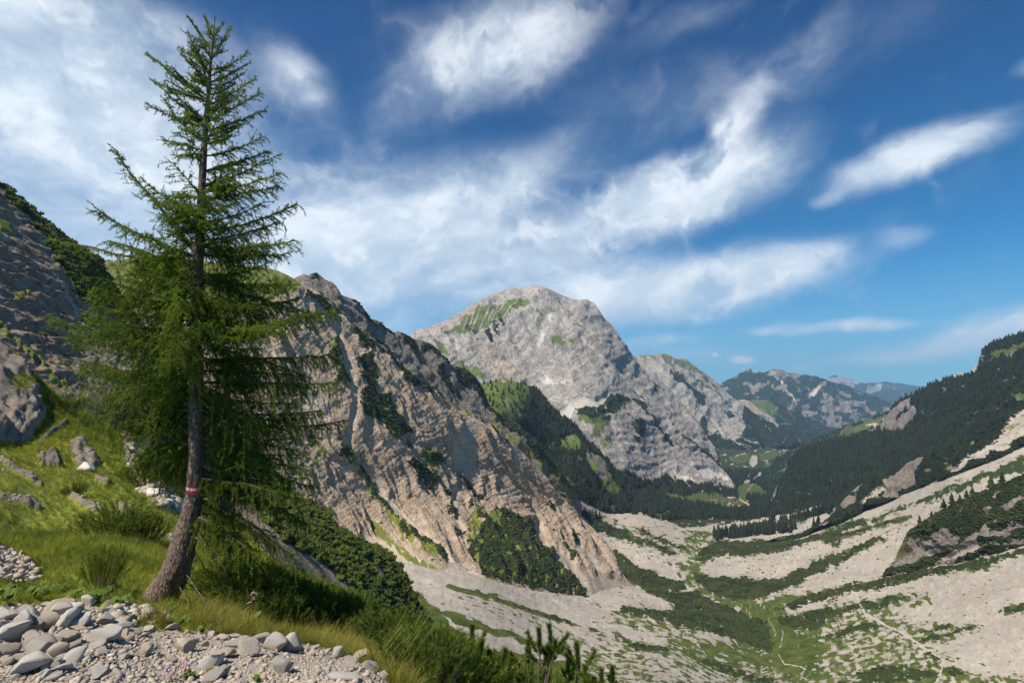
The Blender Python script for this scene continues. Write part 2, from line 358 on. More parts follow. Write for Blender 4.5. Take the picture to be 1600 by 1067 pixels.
vveg = [
 [(860,750),(1000,762),(1100,735),(1130,690),(1300,680),(1320,790),(1260,815),(1200,832),(1130,826),(1070,824),(1030,812),(960,792),(900,772)],
 [(905,795),(940,812),(985,835),(1020,850),(1060,868),(1040,868),(1000,850),(960,838),(920,830),(915,815)],[(995,828),(1040,843),(1080,862),(1060,858),(1020,842)],
 [(955,858),(975,870),(1000,885),(1030,895),(1065,905),(1070,915),(1055,920),(1030,922),(1010,920),(990,912),(970,895),(958,880)],[(945,882),(960,890),(982,912),(975,910),(955,897)],
 [(1039,934),(1005,919),(1087,921),(1125,937),(1162,952),(1198,971),(1212,1000),(1200,1020),(1151,997),(1106,984),(1059,978),(1012,967),(956,954),(980,950),(1031,954),(1052,945)],
 [(1091,1029),(1106,1022),(1144,1039),(1200,1058),(1240,1085),(1200,1080),(1130,1048)],[(958,990),(980,994),(1020,1006),(1052,1018),(1030,1020),(990,1008)],[(902,974),(925,980),(940,987),(925,985)],
 [(1080,895),(1130,898),(1180,900),(1220,896),(1240,904),(1225,915),(1190,930),(1150,932),(1100,918)],[(1220,895),(1280,873),(1330,855),(1372,837),(1380,842),(1340,863),(1290,886),(1240,906)],
 [(1212,952),(1260,928),(1330,912),(1400,900),(1480,884),(1540,873),(1600,860),(1700,845),(1700,858),(1600,870),(1540,886),(1450,904),(1400,915),(1330,926),(1280,941),(1230,951)],
 [(1210,966),(1250,959),(1300,951),(1345,941),(1400,930),(1430,927),(1400,940),(1340,953),(1300,966),(1270,981),(1230,982)],[(1280,990),(1330,978),(1372,969),(1372,978),(1330,990),(1290,998)],
 [(1430,990),(1460,978),(1490,973),(1488,979),(1460,986)],[(1437,997),(1480,987),(1520,981),(1550,977),(1500,989),(1450,1001)],[(1562,962),(1600,948),(1640,940),(1620,956),(1580,965)],
 [(1330,1046),(1370,1035),(1430,1040),(1470,1050),(1465,1060),(1400,1066),(1350,1061)],[(1476,1047),(1496,1046),(1512,1056),(1490,1060)],[(1445,1018),(1470,1022),(1495,1028),(1460,1031)],[(1240,1075),(1330,1060),(1400,1070),(1330,1085)],
 [(1090,880),(1095,862),(1110,848),(1200,845),(1260,841),(1300,829),(1350,815),(1300,838),(1240,856),(1200,866),(1150,869),(1110,876)],
 [(1300,824),(1375,805),(1420,786),(1450,776),(1490,757),(1540,737),(1600,710),(1700,670),(1700,700),(1600,737),(1550,746),(1500,766),(1450,784),(1420,793),(1375,811),(1300,829)]]
vgrass = [([(1070,850),(1100,860),(1100,890),(1110,925),(1160,945),(1220,932),(1290,915),(1230,948),(1205,962),(1215,990),(1250,1005),(1400,1000),(1470,1030),(1520,1055),(1600,1060),(1700,1070),(1700,1150),(1230,1150),(1225,1040),(1200,970),(1150,940),(1090,920),(1050,890)],.62,6),
 ([(1210,965),(1300,950),(1420,925),(1460,930),(1400,955),(1440,975),(1540,985),(1440,1010),(1480,1030),(1380,1030),(1260,1010),(1215,990)],.56,8),
 ([(600,900),(640,915),(655,928),(685,953),(735,968),(780,984),(815,997),(870,1011),(925,1026),(965,1045),(1040,1070),(1080,1160),(500,1160)],1.2,3),
 ([(860,1000),(900,985),(1000,1000),(1090,1005),(1150,1000),(1210,1010),(1230,1067),(1230,1160),(960,1160),(900,1040)],.5,8),
 ([(1030,985),(1100,998),(1160,1008),(1215,1000),(1240,1025),(1255,1045),(1200,1045),(1130,1030),(1060,1018)],.8,5),
 ([(700,925),(760,930),(840,960),(900,985),(960,1010),(900,1000),(820,975),(740,950)],.38,8),
  ([(880,770),(940,790),(1000,820),(1060,850),(1110,880),(1050,875),(960,845),(900,810)],.36,8),
 ([(1060,840),(1110,826),(1200,828),(1130,842),(1100,850),(1090,870),(1060,860)],.6,3),
 ([(1050,822),(1130,818),(1190,812),(1140,830),(1090,836),(1060,836)],.6,3),
 ([(980,955),(1060,980),(1110,990),(1000,985),(940,970)],.6,5)]
meadow = [[(1012,764),(1060,770),(1075,774),(1085,769),(1093,762),(1137,768),(1138,776),(1127,786),(1105,789),(1080,787),(1050,778)],[(1150,760),(1163,753),(1180,755),(1190,765),(1202,771),(1185,774),(1160,778),(1149,772)],
 [(1143,713),(1176,711),(1173,721),(1150,722)],[(1185,707),(1210,705),(1230,708),(1215,716),(1188,719)],[(1195,723),(1216,723),(1214,729),(1198,728)],[(1015,800),(1050,797),(1048,805),(1030,808)],[(1146,702),(1160,700),(1172,704),(1160,706)]]
vr = []
for p in vgrass: vr.append(('grass', p[0], p[1], p[2]))
for p in vveg[1:]: vr.append(('grass', p, .75, 6))
vr.append(('grass', [(1120,900),(1180,935),(1240,930),(1225,955),(1250,985),(1290,1005),(1275,1055),(1225,1060),(1205,1020),(1180,960),(1120,925)], .95, 8))
for i_, p in enumerate(vveg): vr.append(('veg', p, 1. if i_ == 0 else .92, 2.5))
vr += [('veg', ('line', [(770,931),(825,949),(892,973)], 1.2), .55, 1.5), ('grass', ('line', [(700,915),(770,932),(825,950),(895,974)], 3), 1, 2),
 ('veg', ('line', [(860,961),(892,973)], 2), 1, 1.5), ('veg', ('line', [(1290,846),(1337,830),(1382,818),(1422,809)], 2.2), .8, 2), ('veg', ('line', [(1290,834),(1352,818)], 2.), .9, 1.5),
 ('veg', ('line', [(1480,745),(1550,716),(1610,694)], 2), .9, 1.5), ('grass', ('line', [(1290,846),(1337,830),(1382,818),(1422,809)], 5), .7, 2),
 ('grass', [(1395,900),(1405,870),(1420,835),(1435,825),(1440,850),(1425,885)], .7, 4)]
vr += [('clear', [(690,963),(730,983),(760,985),(785,995),(830,1010),(890,1026),(905,1038),(860,1031),(815,1022),(790,1015),(770,1019),(745,1010),(725,990)], ('grass', 'veg'), 2)]
for p in meadow: vr += [('clear', p, ('veg', 'scree'), 1), ('grass', p, 1.2, 1)]
fans = [[(1196,818),(1215,806),(1235,795),(1252,785),(1300,780),(1309,783),(1290,791),(1265,801),(1240,808),(1215,813)],[(1248,822),(1260,812),(1290,801),(1308,797),(1302,809),(1280,821),(1262,826)],
 [(1050,826),(1100,820),(1150,815),(1196,808),(1205,812),(1160,822),(1100,828),(1060,830)],[(1174,711),(1184,714),(1185,725),(1178,731),(1172,723)],[(1171,748),(1180,740),(1192,734),(1187,743),(1176,751)],[(1152,758),(1165,750),(1173,748),(1166,756)],[(1118,763),(1128,759),(1130,764),(1124,766)]]
vr += [('clear', [(1105,772),(1135,770),(1165,778),(1170,794),(1140,795),(1108,790)], ('veg', 'scree'), 2), ('grass', [(1105,772),(1135,770),(1165,778),(1170,794),(1140,795),(1108,790)], .9, 2)]
for p in fans: vr += [('clear', p, ('veg', 'grass'), 1.2)]
for pts, w in [([(1184,743),(1210,745),(1238,750)],1.0),([(1139,760),(1140,768),(1147,778)],.9),([(1144,758),(1146,768),(1151,776)],.9),([(1177,755),(1171,763),(1166,769)],.6),([(1156,780),(1172,790)],.9),([(1110,790),(1122,784)],.5),
 ([(1332,910),(1336,925),(1342,940),(1350,955),(1375,970),(1405,985),(1430,1000),(1450,1015),(1470,1028),(1474,1032),(1471,1045),(1467,1058),(1458,1076)],1.0),([(1250,926),(1257,923),(1262,935),(1266,950)],.7),
 ([(1052,878),(1056,894),(1066,904),(1076,915)],1.1),([(925,833),(960,845),(1000,865),(1040,882),(1056,893)],1.5),([(1216,1020),(1226,1036),(1258,1045),(1250,1058)],.7),([(1040,920),(1060,919),(1074,914)],1)]:
    vr += [('clear', ('line', pts, w), ('veg', 'grass'), .8), ('tint', ('line', pts, max(w*.8, .7)), 1 if w != 1.5 else .3, .7)]
def disp_v(Pn, U, V, A, B, M, N, dep):
    amp = dep/F
    fl = np.stack([A/11, B/90, A*0], -1)
    d = fbm(fl, 1., 5, .62)*amp*np.clip((V-760)/60, .05, 1)*3.2
    d += fbm(np.stack([A/70, B/300, A*0+4], -1), 1, 2)*amp*10*np.clip((V-820)/60, 0, 1)
    d += fbm(Pn/(amp[..., None]*9), 1, 4, .6)*amp*1.3*np.clip((V-820)/60, .05, 1)
    # stream bed scars and hummocks on the pine covered ground
    d += np.clip(M[..., 0], 0, 1)*amp*(1.2+1.5*fbm(Pn/(amp[..., None]*9), 1, 2))
    return d
m_valley = terrain('valley_ground', .75, rock=((.36,.33,.29),(.28,.25,.22)), scree=((.45,.405,.345),(.375,.335,.285)), grass=((.045,.072,.013),(.10,.12,.024)), veg=((.022,.036,.010),(.05,.066,.018)), warp=.42, streak=.8, bump=.55, trail=True)
surface('valley_floor', m_valley, [(540,800),(800,800),(850,752),(900,755),(1000,752),(1080,730),(1115,700),(1150,690),(1250,683),(1300,700),(1311,785),(1316,806),(1350,790),(1420,758),(1500,730),(1560,708),(1600,687),(1700,643)], [(540,1130),(1700,1130)],
        VD, 2., 1.9, disp_v, vr, (0, .12, 1, 0), vflow, 1.0, back=(.15, .5), rag=.62, rsc=4.6)

# ---------------------------------------------------------------- cliff of the near mountain on the left bank
foot = [(560,850),(600,868),(640,885),(690,893),(720,896),(760,908),(800,917),(850,927),(900,935),(925,938),(950,928),(985,914)]
C_CT = [(u, v, float(VD(u, v))) for u, v in foot]+[(150,410,700),(310,408,740),(430,424,790),(544,510,840),(613,559,870),(684,615,910),(742,649,950),(806,700,1000),(852,745,1040),(899,797,1080),(942,844,1090),
 (400,900,520),(300,700,580),(450,640,690),(560,680,740),(640,740,780),(730,790,830),(820,830,900)]
CD0 = TPS(C_CT)
ft = np.array(foot)
def CD(U, V):
    d = CD0(U, V); vf = np.interp(U, ft[:, 0], ft[:, 1], left=2000)
    return d*(1+np.clip((V-vf)/20, 0, 3)*.06)
c_top = [(-60,440),(150,410),(190,407),(230,402),(270,405),(310,408),(360,415),(400,418),(418,420),(430,424),(450,433),(475,447),(495,457),(525,480),(544,505),(566,521),(592,544),(613,559),(637,581),(660,596),(684,614),(712,634),(742,649),(770,668),(806,700),(824,715),(837,732),(852,745),(866,762),(888,780),(899,797),(918,820),(932,835),(947,852),(957,866),(962,880),(975,900),(988,915)]
c_bot = [(-60,640),(200,680),(300,740),(400,800),(480,850),(540,880),(600,890),(640,905),(760,925),(900,950),(950,945),(988,925)]
cveg = [[(492,448),(505,460),(520,476),(530,481),(548,495),(565,508),(573,519),(560,516),(540,505),(527,492),(510,470),(497,460)],[(470,460),(478,456),(495,470),(512,485),(505,490),(485,478),(470,470)],
 [(543,512),(552,512),(566,524),(585,535),(600,548),(613,560),(622,576),(612,572),(598,560),(590,556),(580,548),(560,545),(550,538),(553,527),(546,520)],
 [(515,530),(522,532),(527,548),(530,565),(535,575),(540,590),(545,602),(535,600),(520,600),(518,590),(525,580),(510,570),(505,553),(512,545)],
 [(560,558),(575,555),(578,570),(582,590),(585,610),(575,615),(572,600),(560,598),(556,590),(560,570),(545,565)],
 [(612,565),(625,570),(640,585),(660,600),(680,612),(697,620),(690,628),(675,620),(655,612),(640,606),(628,590),(612,575)],[(620,585),(635,592),(645,600),(640,612),(625,600),(618,592)],
 [(565,610),(575,602),(590,618),(602,615),(608,635),(618,652),(628,670),(633,678),(622,682),(612,688),(600,678),(588,665),(570,650),(558,640),(554,630),(560,618)],
 [(522,690),(535,700),(545,712),(551,724),(543,724),(528,712),(526,700)],[(553,727),(565,735),(580,750),(590,770),(600,785),(612,802),(600,797),(585,780),(575,765),(560,742)],
 [(627,722),(640,716),(655,730),(668,738),(680,752),(672,772),(658,762),(644,748),(640,735)],[(660,712),(675,708),(684,722),(678,732),(667,725)],[(688,765),(700,768),(705,780),(696,778)],
 [(694,790),(703,792),(710,806),(710,814),(700,808)],[(710,743),(722,750),(740,775),(754,786),(750,790),(738,778),(722,762),(712,752)],[(723,783),(730,785),(729,798),(723,795)],
 [(738,806),(747,820),(744,839),(731,859),(735,874),(756,900),(800,913),(850,924),(891,931),(926,938),(905,915),(884,897),(849,862),(830,834),(809,814),(781,801),(770,798),(775,815),(765,822),(757,812)],
 [(722,829),(730,828),(732,836),(724,834)],[(722,845),(740,850),(742,857),(728,855)],[(705,822),(715,830),(716,842),(708,838)],[(864,758),(875,769),(885,785),(891,797),(882,790),(871,776)],
 [(884,831),(897,838),(896,854),(888,850)],[(858,837),(869,843),(880,862),(896,882),(890,884),(880,870),(868,850)],[(564,799),(577,810),(577,817),(567,810)],[(585,778),(604,798),(626,819),(656,837),(673,852),(686,862),(696,882),(690,880),(680,865),(652,849),(637,842),(620,820),(600,800)],
 [(745,640),(752,650),(765,660),(800,690),(795,692),(765,668),(748,656)],[(628,690),(634,698),(640,706),(632,700)],[(846,785),(853,790),(858,801),(850,800)]]
m_cliff = terrain('cliff_rock', .95, rock=((.56,.44,.32),(.42,.33,.245)), dark=(.13,.10,.075), light=(.64,.54,.42), scree=((.47,.395,.31),(.39,.33,.26)), veg=((.02,.034,.01),(.042,.06,.016)), warp=.55, streak=.3, tint=(.43,.29,.15), bump=1.)
crules = [('grass', [(-60,400),(400,412),(475,444),(450,462),(400,480),(300,500),(150,520),(-60,540)], 1, 5), ('grass', [(590,790),(630,818),(690,858),(698,886),(670,872),(640,852),(600,814)], .75, 4),
 ('grass', [(735,790),(760,800),(775,800),(800,830),(850,870),(900,925),(757,903),(728,850)], .85, 4), ('grass', [(515,530),(535,560),(545,600),(520,600),(505,550)], .8, 4), ('grass', [(560,560),(580,560),(588,612),(560,600)], .7, 4),
 ('grass', [(560,630),(600,620),(635,680),(612,690),(565,650)], .7, 4), ('grass', ('line', [(575,812),(600,838),(640,872),(700,905)], 6), .8, 3), ('grass', ('line', [(490,452),(566,521),(613,562),(684,617),(745,652)], 5), .8, 3),
 ('grass', [(640,705),(665,705),(685,725),(680,740),(655,728)], .8, 4), ('grass', [(850,785),(860,800),(855,803),(848,798)], .9, 3), ('grass', [(884,825),(900,840),(900,858),(888,855)], .7, 3), ('grass', ('line', [(540,700),(560,740),(600,795)], 4), .6, 3),
 ('grass', [(470,690),(505,700),(515,730),(480,730)], .6, 4),
 ('scree', ('line', [(520,508),(531,550),(545,585),(553,625),(546,660),(540,700)], 5), .85, 3), ('scree', [(562,726),(580,735),(600,770),(615,790),(650,825),(680,850),(700,872),(760,903),(740,908),(700,897),(690,862),(650,837),(610,800),(590,778),(570,747)], 1, 3),
 ('scree', [(700,690),(730,650),(747,656),(742,690),(747,740),(737,763),(722,742),(707,737),(697,712)], .62, 6), ('scree', ('line', [(706,715),(710,760),(706,790),(713,812),(728,838),(741,856)], 4), .8, 3),
 ('scree', [(838,822),(850,838),(856,858),(846,862),(834,838)], .85, 3), ('scree', [(850,858),(872,868),(900,888),(945,905),(990,912),(990,950),(925,940),(900,915),(870,888)], 1, 3),
 ('scree', [(470,560),(500,590),(512,640),(492,700),(470,660)], .7, 6), ('scree', [(560,832),(590,838),(640,858),(672,885),(695,902),(690,930),(560,900)], 1, 4), ('tint', [(590,842),(640,862),(685,898),(650,890),(600,865)], .8, 5),
 ('tint', [(505,605),(545,610),(540,622),(510,620)], .8, 4), ('tint', [(590,725),(620,735),(615,750),(590,745)], .7, 5), ('tint', [(450,650),(475,640),(480,665),(455,665)], .6, 5), ('scree', ('line', [(800,690),(815,740),(825,770)], 4), .55, 3), ('scree', ('line', [(870,790),(890,830),(900,860),(940,895)], 5), .75, 3)]
for p in cveg: crules.append(('veg', p, 1., 2.5))
def disp_c(Pn, U, V, A, B, M, N, dep):
    amp = dep/F
    e = np.clip((V-np.interp(U, np.array(c_top)[:, 0], np.array(c_top)[:, 1]))/14, 0, 1)*.75+.25
    ff = np.clip((np.interp(U, ft[:, 0], ft[:, 1], left=1500)-V)/30, 0, 1)
    w = fbm(np.stack([U/60, V/60, U*0], -1), 1, 2)*18
    fl = np.stack([(A+w*.7)/24, B/230, A*0], -1)
    rid = fbm(fl, 1., 4, .5, True)
    d = (rid-.3)*amp*12*(1-.55*M[..., 2])+(fbm(np.stack([(A+w*2)/95, B/420, A*0+7], -1), 1., 3, .5, True)-.3)*amp*13*(1-.3*M[..., 2])
    q = Pn/(amp[..., None]*30)
    d += fbm(q, 1, 5, .6, True)*amp*2.6*(1-.8*M[..., 2])+fbm(q*5, 1, 3, .7, True)*amp*1.5*(1-.8*M[..., 2])
    # inclined beds, dipping to the left
    d += fbm(np.stack([A/45, (B+w)/7, A*0+5], -1), 1, 4, .6, True)*amp*2.2*(1-M[..., 2])
    d += M[..., 0]*amp*2.5
    return d*e*ff
surface('cliff_mountain', m_cliff, c_top, c_bot, CD, 1.45, 1.45, disp_c, crules, (0, 0, 0, 0), (.84, -.54), 1.0, back=(.2, .7), rag=.8, rsc=6.)

# ---------------------------------------------------------------- second ridge with the brown peak
C2 = TPS([(440,440,1040),(490,427,1060),(620,519,1200),(700,570,1300),(770,640,1350),(850,710,1400),(900,770,1470),(544,540,1000),(684,650,1120),(806,730,1200),(870,790,1300),(560,500,1080),(905,800,1420)])
c2top = [(430,446),(445,444),(458,438),(464,434),(475,430),(482,431),(490,427),(500,431),(507,438),(518,441),(526,450),(532,462),(540,465),(550,469),(560,474),(570,487),(577,498),(590,503),(603,515),(612,522),(620,518),(632,522),(645,530),(650,530),(667,536),(684,547),(699,567),(721,575),(740,588),(751,599),(762,626),(770,639),(785,650),(801,658),(820,675),(835,690),(850,710),(870,733),(890,757),(905,785)]
c2veg = [[(543,467),(555,469),(565,480),(577,497),(568,493),(560,484),(550,477)],[(553,485),(565,490),(577,500),(590,514),(582,513),(568,498)],[(583,499),(595,506),(612,522),(600,520),(588,509)],[(618,517),(632,522),(645,535),(652,548),(660,565),(655,569),(645,557),(638,546),(626,534)],
 [(652,531),(667,536),(682,545),(692,560),(702,572),(695,571),(685,561),(670,552),(660,545)],[(700,574),(715,572),(737,585),(747,600),(757,620),(764,637),(777,652),(762,647),(750,627),(735,612),(722,606),(714,601),(705,590)],
 [(678,568),(690,574),(701,594),(712,615),(715,622),(705,619),(695,606),(685,592)],[(585,526),(600,538),(614,555),(605,556),(592,541)],[(762,640),(790,651),(812,668),(828,684),(850,710),(870,733),(892,760),(906,785),(890,772),(865,747),(840,718),(815,692),(790,670),(770,656)],
 [(825,700),(835,705),(842,720),(832,715)],[(855,730),(868,742),(875,755),(862,748)],[(484,430),(492,428),(496,436),(488,440)]]
m_c2 = terrain('ridge_rock', 1.35, rock=((.28,.245,.205),(.20,.175,.15)), dark=(.085,.075,.065), light=(.40,.36,.31), veg=((.016,.03,.011),(.034,.052,.017)), warp=.5, tint=(.32,.22,.13), bump=1.)
def disp_gen(k1=12, k2=5, wa=34, wb=170, kv=2.):
    def f(Pn, U, V, A, B, M, N, dep):
        amp = dep/F
        w = fbm(np.stack([U/60, V/60, U*0+2], -1), 1, 2)*14
        d = (fbm(np.stack([(A+w)/wa, B/wb, A*0], -1), 1., 4, .5, True)-.3)*amp*k1*(1-.7*M[..., 2])
        d += (fbm(Pn/(amp[..., None]*26), 1, 6, .62, True)*amp*k2+fbm(Pn/(amp[..., None]*6), 1, 3, .7, True)*amp*k2*.25)*(1-.8*M[..., 2])
        d += M[..., 0]*amp*kv
        r0 = np.clip((V-V[0:1])/10, 0, 1)*.7+.3
        return d*r0
    return f
surface('brown_peak_ridge', m_c2, c2top, [(430,520),(544,560),(684,670),(806,760),(870,820),(905,815)], C2, 1.8, 1.8, disp_gen(10, 5), [('veg', p, 1., 2.5) for p in c2veg]+[('grass', ('line', [(760,650),(800,690),(850,740),(890,775)], 12), .5, 6), ('tint', [(505,440),(530,455),(545,470),(540,500),(515,490),(500,460)], .45, 8)], (0, 0, 0, 0), (.84, -.54), 1.0)

# ---------------------------------------------------------------- the great limestone mountain
mfoot = [(960,773),(1020,766),(1080,762),(1120,762),(1148,768)]
MD = TPS([(u, v, float(VD(u, v))) for u, v in mfoot]+[(650,517,3100),(830,449,3650),(920,470,3650),(1000,575,3700),(1090,665,3500),(1130,735,3250),(700,600,2700),(830,620,2900),(1000,740,2600),(950,560,3300),(1000,650,3050),(920,640,2750),(960,700,2600),(750,680,2300),(850,760,2200)])
mtop = [(590,560),(640,524),(650,517),(658,512),(665,514),(680,508),(700,499),(725,485),(745,473),(770,461),(790,455),(800,451),(812,453),(825,449),(845,449),(860,454),(880,461),(897,468),(905,471),(915,469),(925,474),(935,486),(942,497),(955,510),(965,526),(975,540),(985,552),(1000,574),(1010,584),(1025,592),(1050,611),(1075,639),(1090,662),(1105,684),(1115,700),(1130,730),(1140,746),(1152,768)]
mr = [('grass', [(720,500),(725,493),(740,492),(755,485),(770,483),(790,477),(815,474),(832,477),(825,486),(800,494),(790,500),(775,508),(760,515),(740,522),(715,527),(700,530),(690,528),(700,520),(712,515),(722,505)], .95, 3),
 ('grass', [(670,533),(690,560),(705,568),(715,575),(730,594),(742,594),(725,575),(700,560),(690,545),(675,530)], .8, 3), ('grass', [(718,568),(735,575),(757,585),(762,597),(745,596),(728,590)], .8, 4),
 ('grass', [(812,494),(850,489),(872,485),(876,492),(840,497)], .6, 4), ('grass', [(855,535),(870,530),(885,532),(895,538),(880,543),(860,545)], .75, 3), ('grass', [(890,510),(915,511),(905,519),(890,516)], .6, 4), ('grass', [(885,484),(895,488),(880,492)], .6, 3),
 ('veg', [(750,517),(780,508),(802,512),(797,522),(775,532),(765,541),(757,530)], .6, 4), ('veg', [(700,520),(712,515),(705,528),(690,531)], .5, 4), ('veg', [(735,520),(790,500),(800,503),(760,517),(740,526)], .7, 2), ('veg', [(690,560),(700,566),(692,570)], .6, 3),
 ('tint', [(768,570),(785,563),(800,574),(803,585),(790,593),(775,589)], .9, 4), ('tint', [(700,548),(715,543),(724,555),(705,566)], .6, 4), ('tint', [(655,512),(700,512),(700,522),(672,530),(655,522)], .55, 5), ('tint', [(760,462),(800,458),(790,468),(765,474)], .4, 5), ('tint', [(735,560),(770,565),(760,580),(740,575)], .4, 6),
 ('scree', [(868,646),(885,635),(905,625),(925,626),(950,615),(950,625),(935,636),(920,638),(905,641),(896,647),(892,658),(878,656)], 1, 1.5), ('scree', ('line', [(845,540),(855,500),(850,515)], 9), .5, 6), ('scree', [(830,560),(860,555),(880,600),(900,640),(860,620),(830,590)], .4, 10),
 ('scree', ('line', [(905,530),(940,560),(980,600),(1000,625)], 4), .6, 4),
 ('veg', [(898,641),(912,637),(930,635),(945,625),(953,618),(968,617),(985,624),(1005,632),(1013,646),(1010,642),(990,634),(975,629),(966,641),(960,650),(950,648),(935,652),(918,656),(903,651)], .95, 2),
 ('grass', [(902,652),(930,648),(952,648),(948,665),(937,677),(928,690),(920,685),(925,672),(912,668),(902,661)], .9, 3), ('veg', [(905,655),(930,652),(950,640),(955,655),(940,665),(925,662)], .55, 3), ('grass', [(925,695),(945,680),(958,696),(948,705),(935,702)], .8, 3),
 ('veg', [(988,652),(1000,658),(1004,675),(998,687),(990,682),(986,668)], 1, 1.5), ('veg', [(985,680),(998,692),(994,694),(984,687)], 1, 1.2), ('veg', ('line', [(1000,640),(1012,652),(1025,670),(1045,696)], 2), .9, 1.5), ('veg', [(1011,597),(1023,608),(1015,606)], 1, 1), ('veg', [(1014,608),(1026,612),(1018,617)], 1, 1),
 ('veg', ('line', [(1058,683),(1080,696),(1110,719),(1140,745)], 1.6), .9, 1.5), ('veg', ('line', [(1020,588),(1058,610),(1083,648)], 1.4), .8, 1.5), ('veg', ('line', [(985,612),(1000,622),(1014,640)], 1.4), .8, 1.5), ('veg', ('line', [(975,650),(990,668)], 1.2), .7, 1.5), ('veg', ('line', [(1052,695),(1062,706)], 1.4), .8, 1.5), ('veg', ('line', [(1038,628),(1050,640)], 1.4), .7, 1.5),
 ('veg', [(900,760),(955,735),(975,738),(990,748),(1010,757),(1035,748),(1055,754),(1085,760),(1155,766),(1155,820),(880,820)], 1, 3), ('veg', [(1103,684),(1125,698),(1147,722),(1155,752),(1142,745),(1130,728),(1115,704)], 1, 1.5),
 ('clear', [(1048,734),(1060,742),(1087,760),(1070,758),(1055,748)], ('veg',), 1.5), ('scree', [(1048,734),(1060,742),(1087,760),(1070,758),(1055,748)], 1, 1.5), ('scree', [(1086,735),(1105,731),(1130,744),(1142,752),(1115,756),(1095,748)], .9, 2), ('scree', ('line', [(960,738),(985,750),(995,758)], 2), .9, 1.5), ('tint', [(1030,655),(1045,655),(1045,672),(1035,665)], .5, 3), ('tint', [(965,575),(975,575),(985,590),(975,592)], .6, 3)]
for a_, b_ in [((733,488),(722,524)),((741,488),(730,522)),((752,484),(735,520)),((770,481),(750,514)),((779,480),(762,508)),((790,477),(768,507)),((808,475),(788,500))]: mr.append(('clear', ('line', [a_, b_], .8), ('veg', 'grass'), 1.3))
m_lime = terrain('limestone', 3.4, rock=((.45,.41,.36),(.30,.285,.27)), dark=(.11,.115,.125), light=(.68,.62,.53), scree=((.52,.49,.44),(.47,.44,.40)), grass=((.085,.12,.03),(.125,.145,.045)), veg=((.018,.036,.014),(.035,.055,.02)), warp=.5, tint=(.40,.27,.17), bump=.9)
def disp_m(Pn, U, V, A, B, M, N, dep):
    amp = dep/F
    w = fbm(np.stack([U/90, V/90, U*0+2], -1), 1, 2)*30
    hi = np.clip((700-V)/200, .4, 1)
    d = (fbm(np.stack([(A+w)/70, B/170, A*0], -1), 1., 4, .5, True)-.3)*amp*17*hi
    d += fbm(Pn/(amp[..., None]*34), 1, 6, .62, True)*amp*6+fbm(Pn/(amp[..., None]*6), 1, 3, .7, True)*amp*1.6
    st = (V+U*.16+w)/13
    d += (np.abs((st % 1)-.5)-.25)*amp*2.6
    r0 = np.clip((V-V[0:1])/12, 0, 1)*.75+.25
    return d*r0*(1-.85*M[..., 2])
surface('great_limestone_mountain', m_lime, mtop, [(590,720),(700,780),(850,820),(960,800),(1152,790)], MD, 1.8, 1.8, disp_m, mr, (0, 0, 0, 0), (.75, -.6), 1.0)

# forested spur at its foot
M2 = TPS([(751,599,1900),(785,591,2000),(850,625,2100),(902,667,2050),(959,731,1950),(850,730,1720),(800,690,1650),(780,660,1600)]+[(u, v, float(VD(u, v))) for u, v in [(885,772),(930,787),(985,798)]])
m2top = [(735,612),(751,600),(770,596),(785,591),(792,595),(811,599),(819,601),(834,607),(845,618),(858,637),(880,652),(902,667),(917,686),(940,709),(959,731),(977,767),(990,782),(998,796)]
m_spur = terrain('spur_ground', 2.1, rock=((.25,.225,.19),(.19,.17,.145)), grass=((.075,.125,.02),(.12,.15,.03)), veg=((.012,.026,.012),(.024,.042,.016)), warp=.5, bump=1.)
surface('forested_spur', m_spur, m2top, [(735,720),(850,800),(900,800),(998,806)], M2, 1.8, 1.8, disp_gen(8, 4, 30, 120, 1.),
 [('veg', [(800,660),(812,640),(822,615),(834,606),(845,616),(858,636),(880,651),(902,665),(917,684),(940,707),(959,729),(977,765),(1000,800),(880,830),(850,760),(820,710),(790,680),(770,670)], 1, 4),
  ('clear', [(872,690),(893,680),(905,690),(902,705),(885,705),(874,700)], ('veg',), 4), ('clear', [(912,703),(935,715),(952,745),(968,775),(950,775),(930,750),(915,725)], ('veg',), 4), ('grass', [(912,703),(935,715),(952,745),(930,750)], .35, 4), ('grass', [(872,690),(893,680),(905,690)], .4, 4),
  ('clear', [(938,775),(950,770),(958,780)], ('veg',), 2), ('tint', [(784,593),(792,596),(791,603),(786,604)], 1, 1.5), ('clear', [(784,593),(792,596),(791,603),(786,604)], ('grass',), 1.5), ('clear', ('line', [(789,600),(790,640),(788,660)], 1), ('grass',), 1),
  ('grass', [(800,640),(830,620),(850,640),(830,680),(810,670)], .55, 6)], (0, .95, 0, 0), (.7, -.6), 1.)

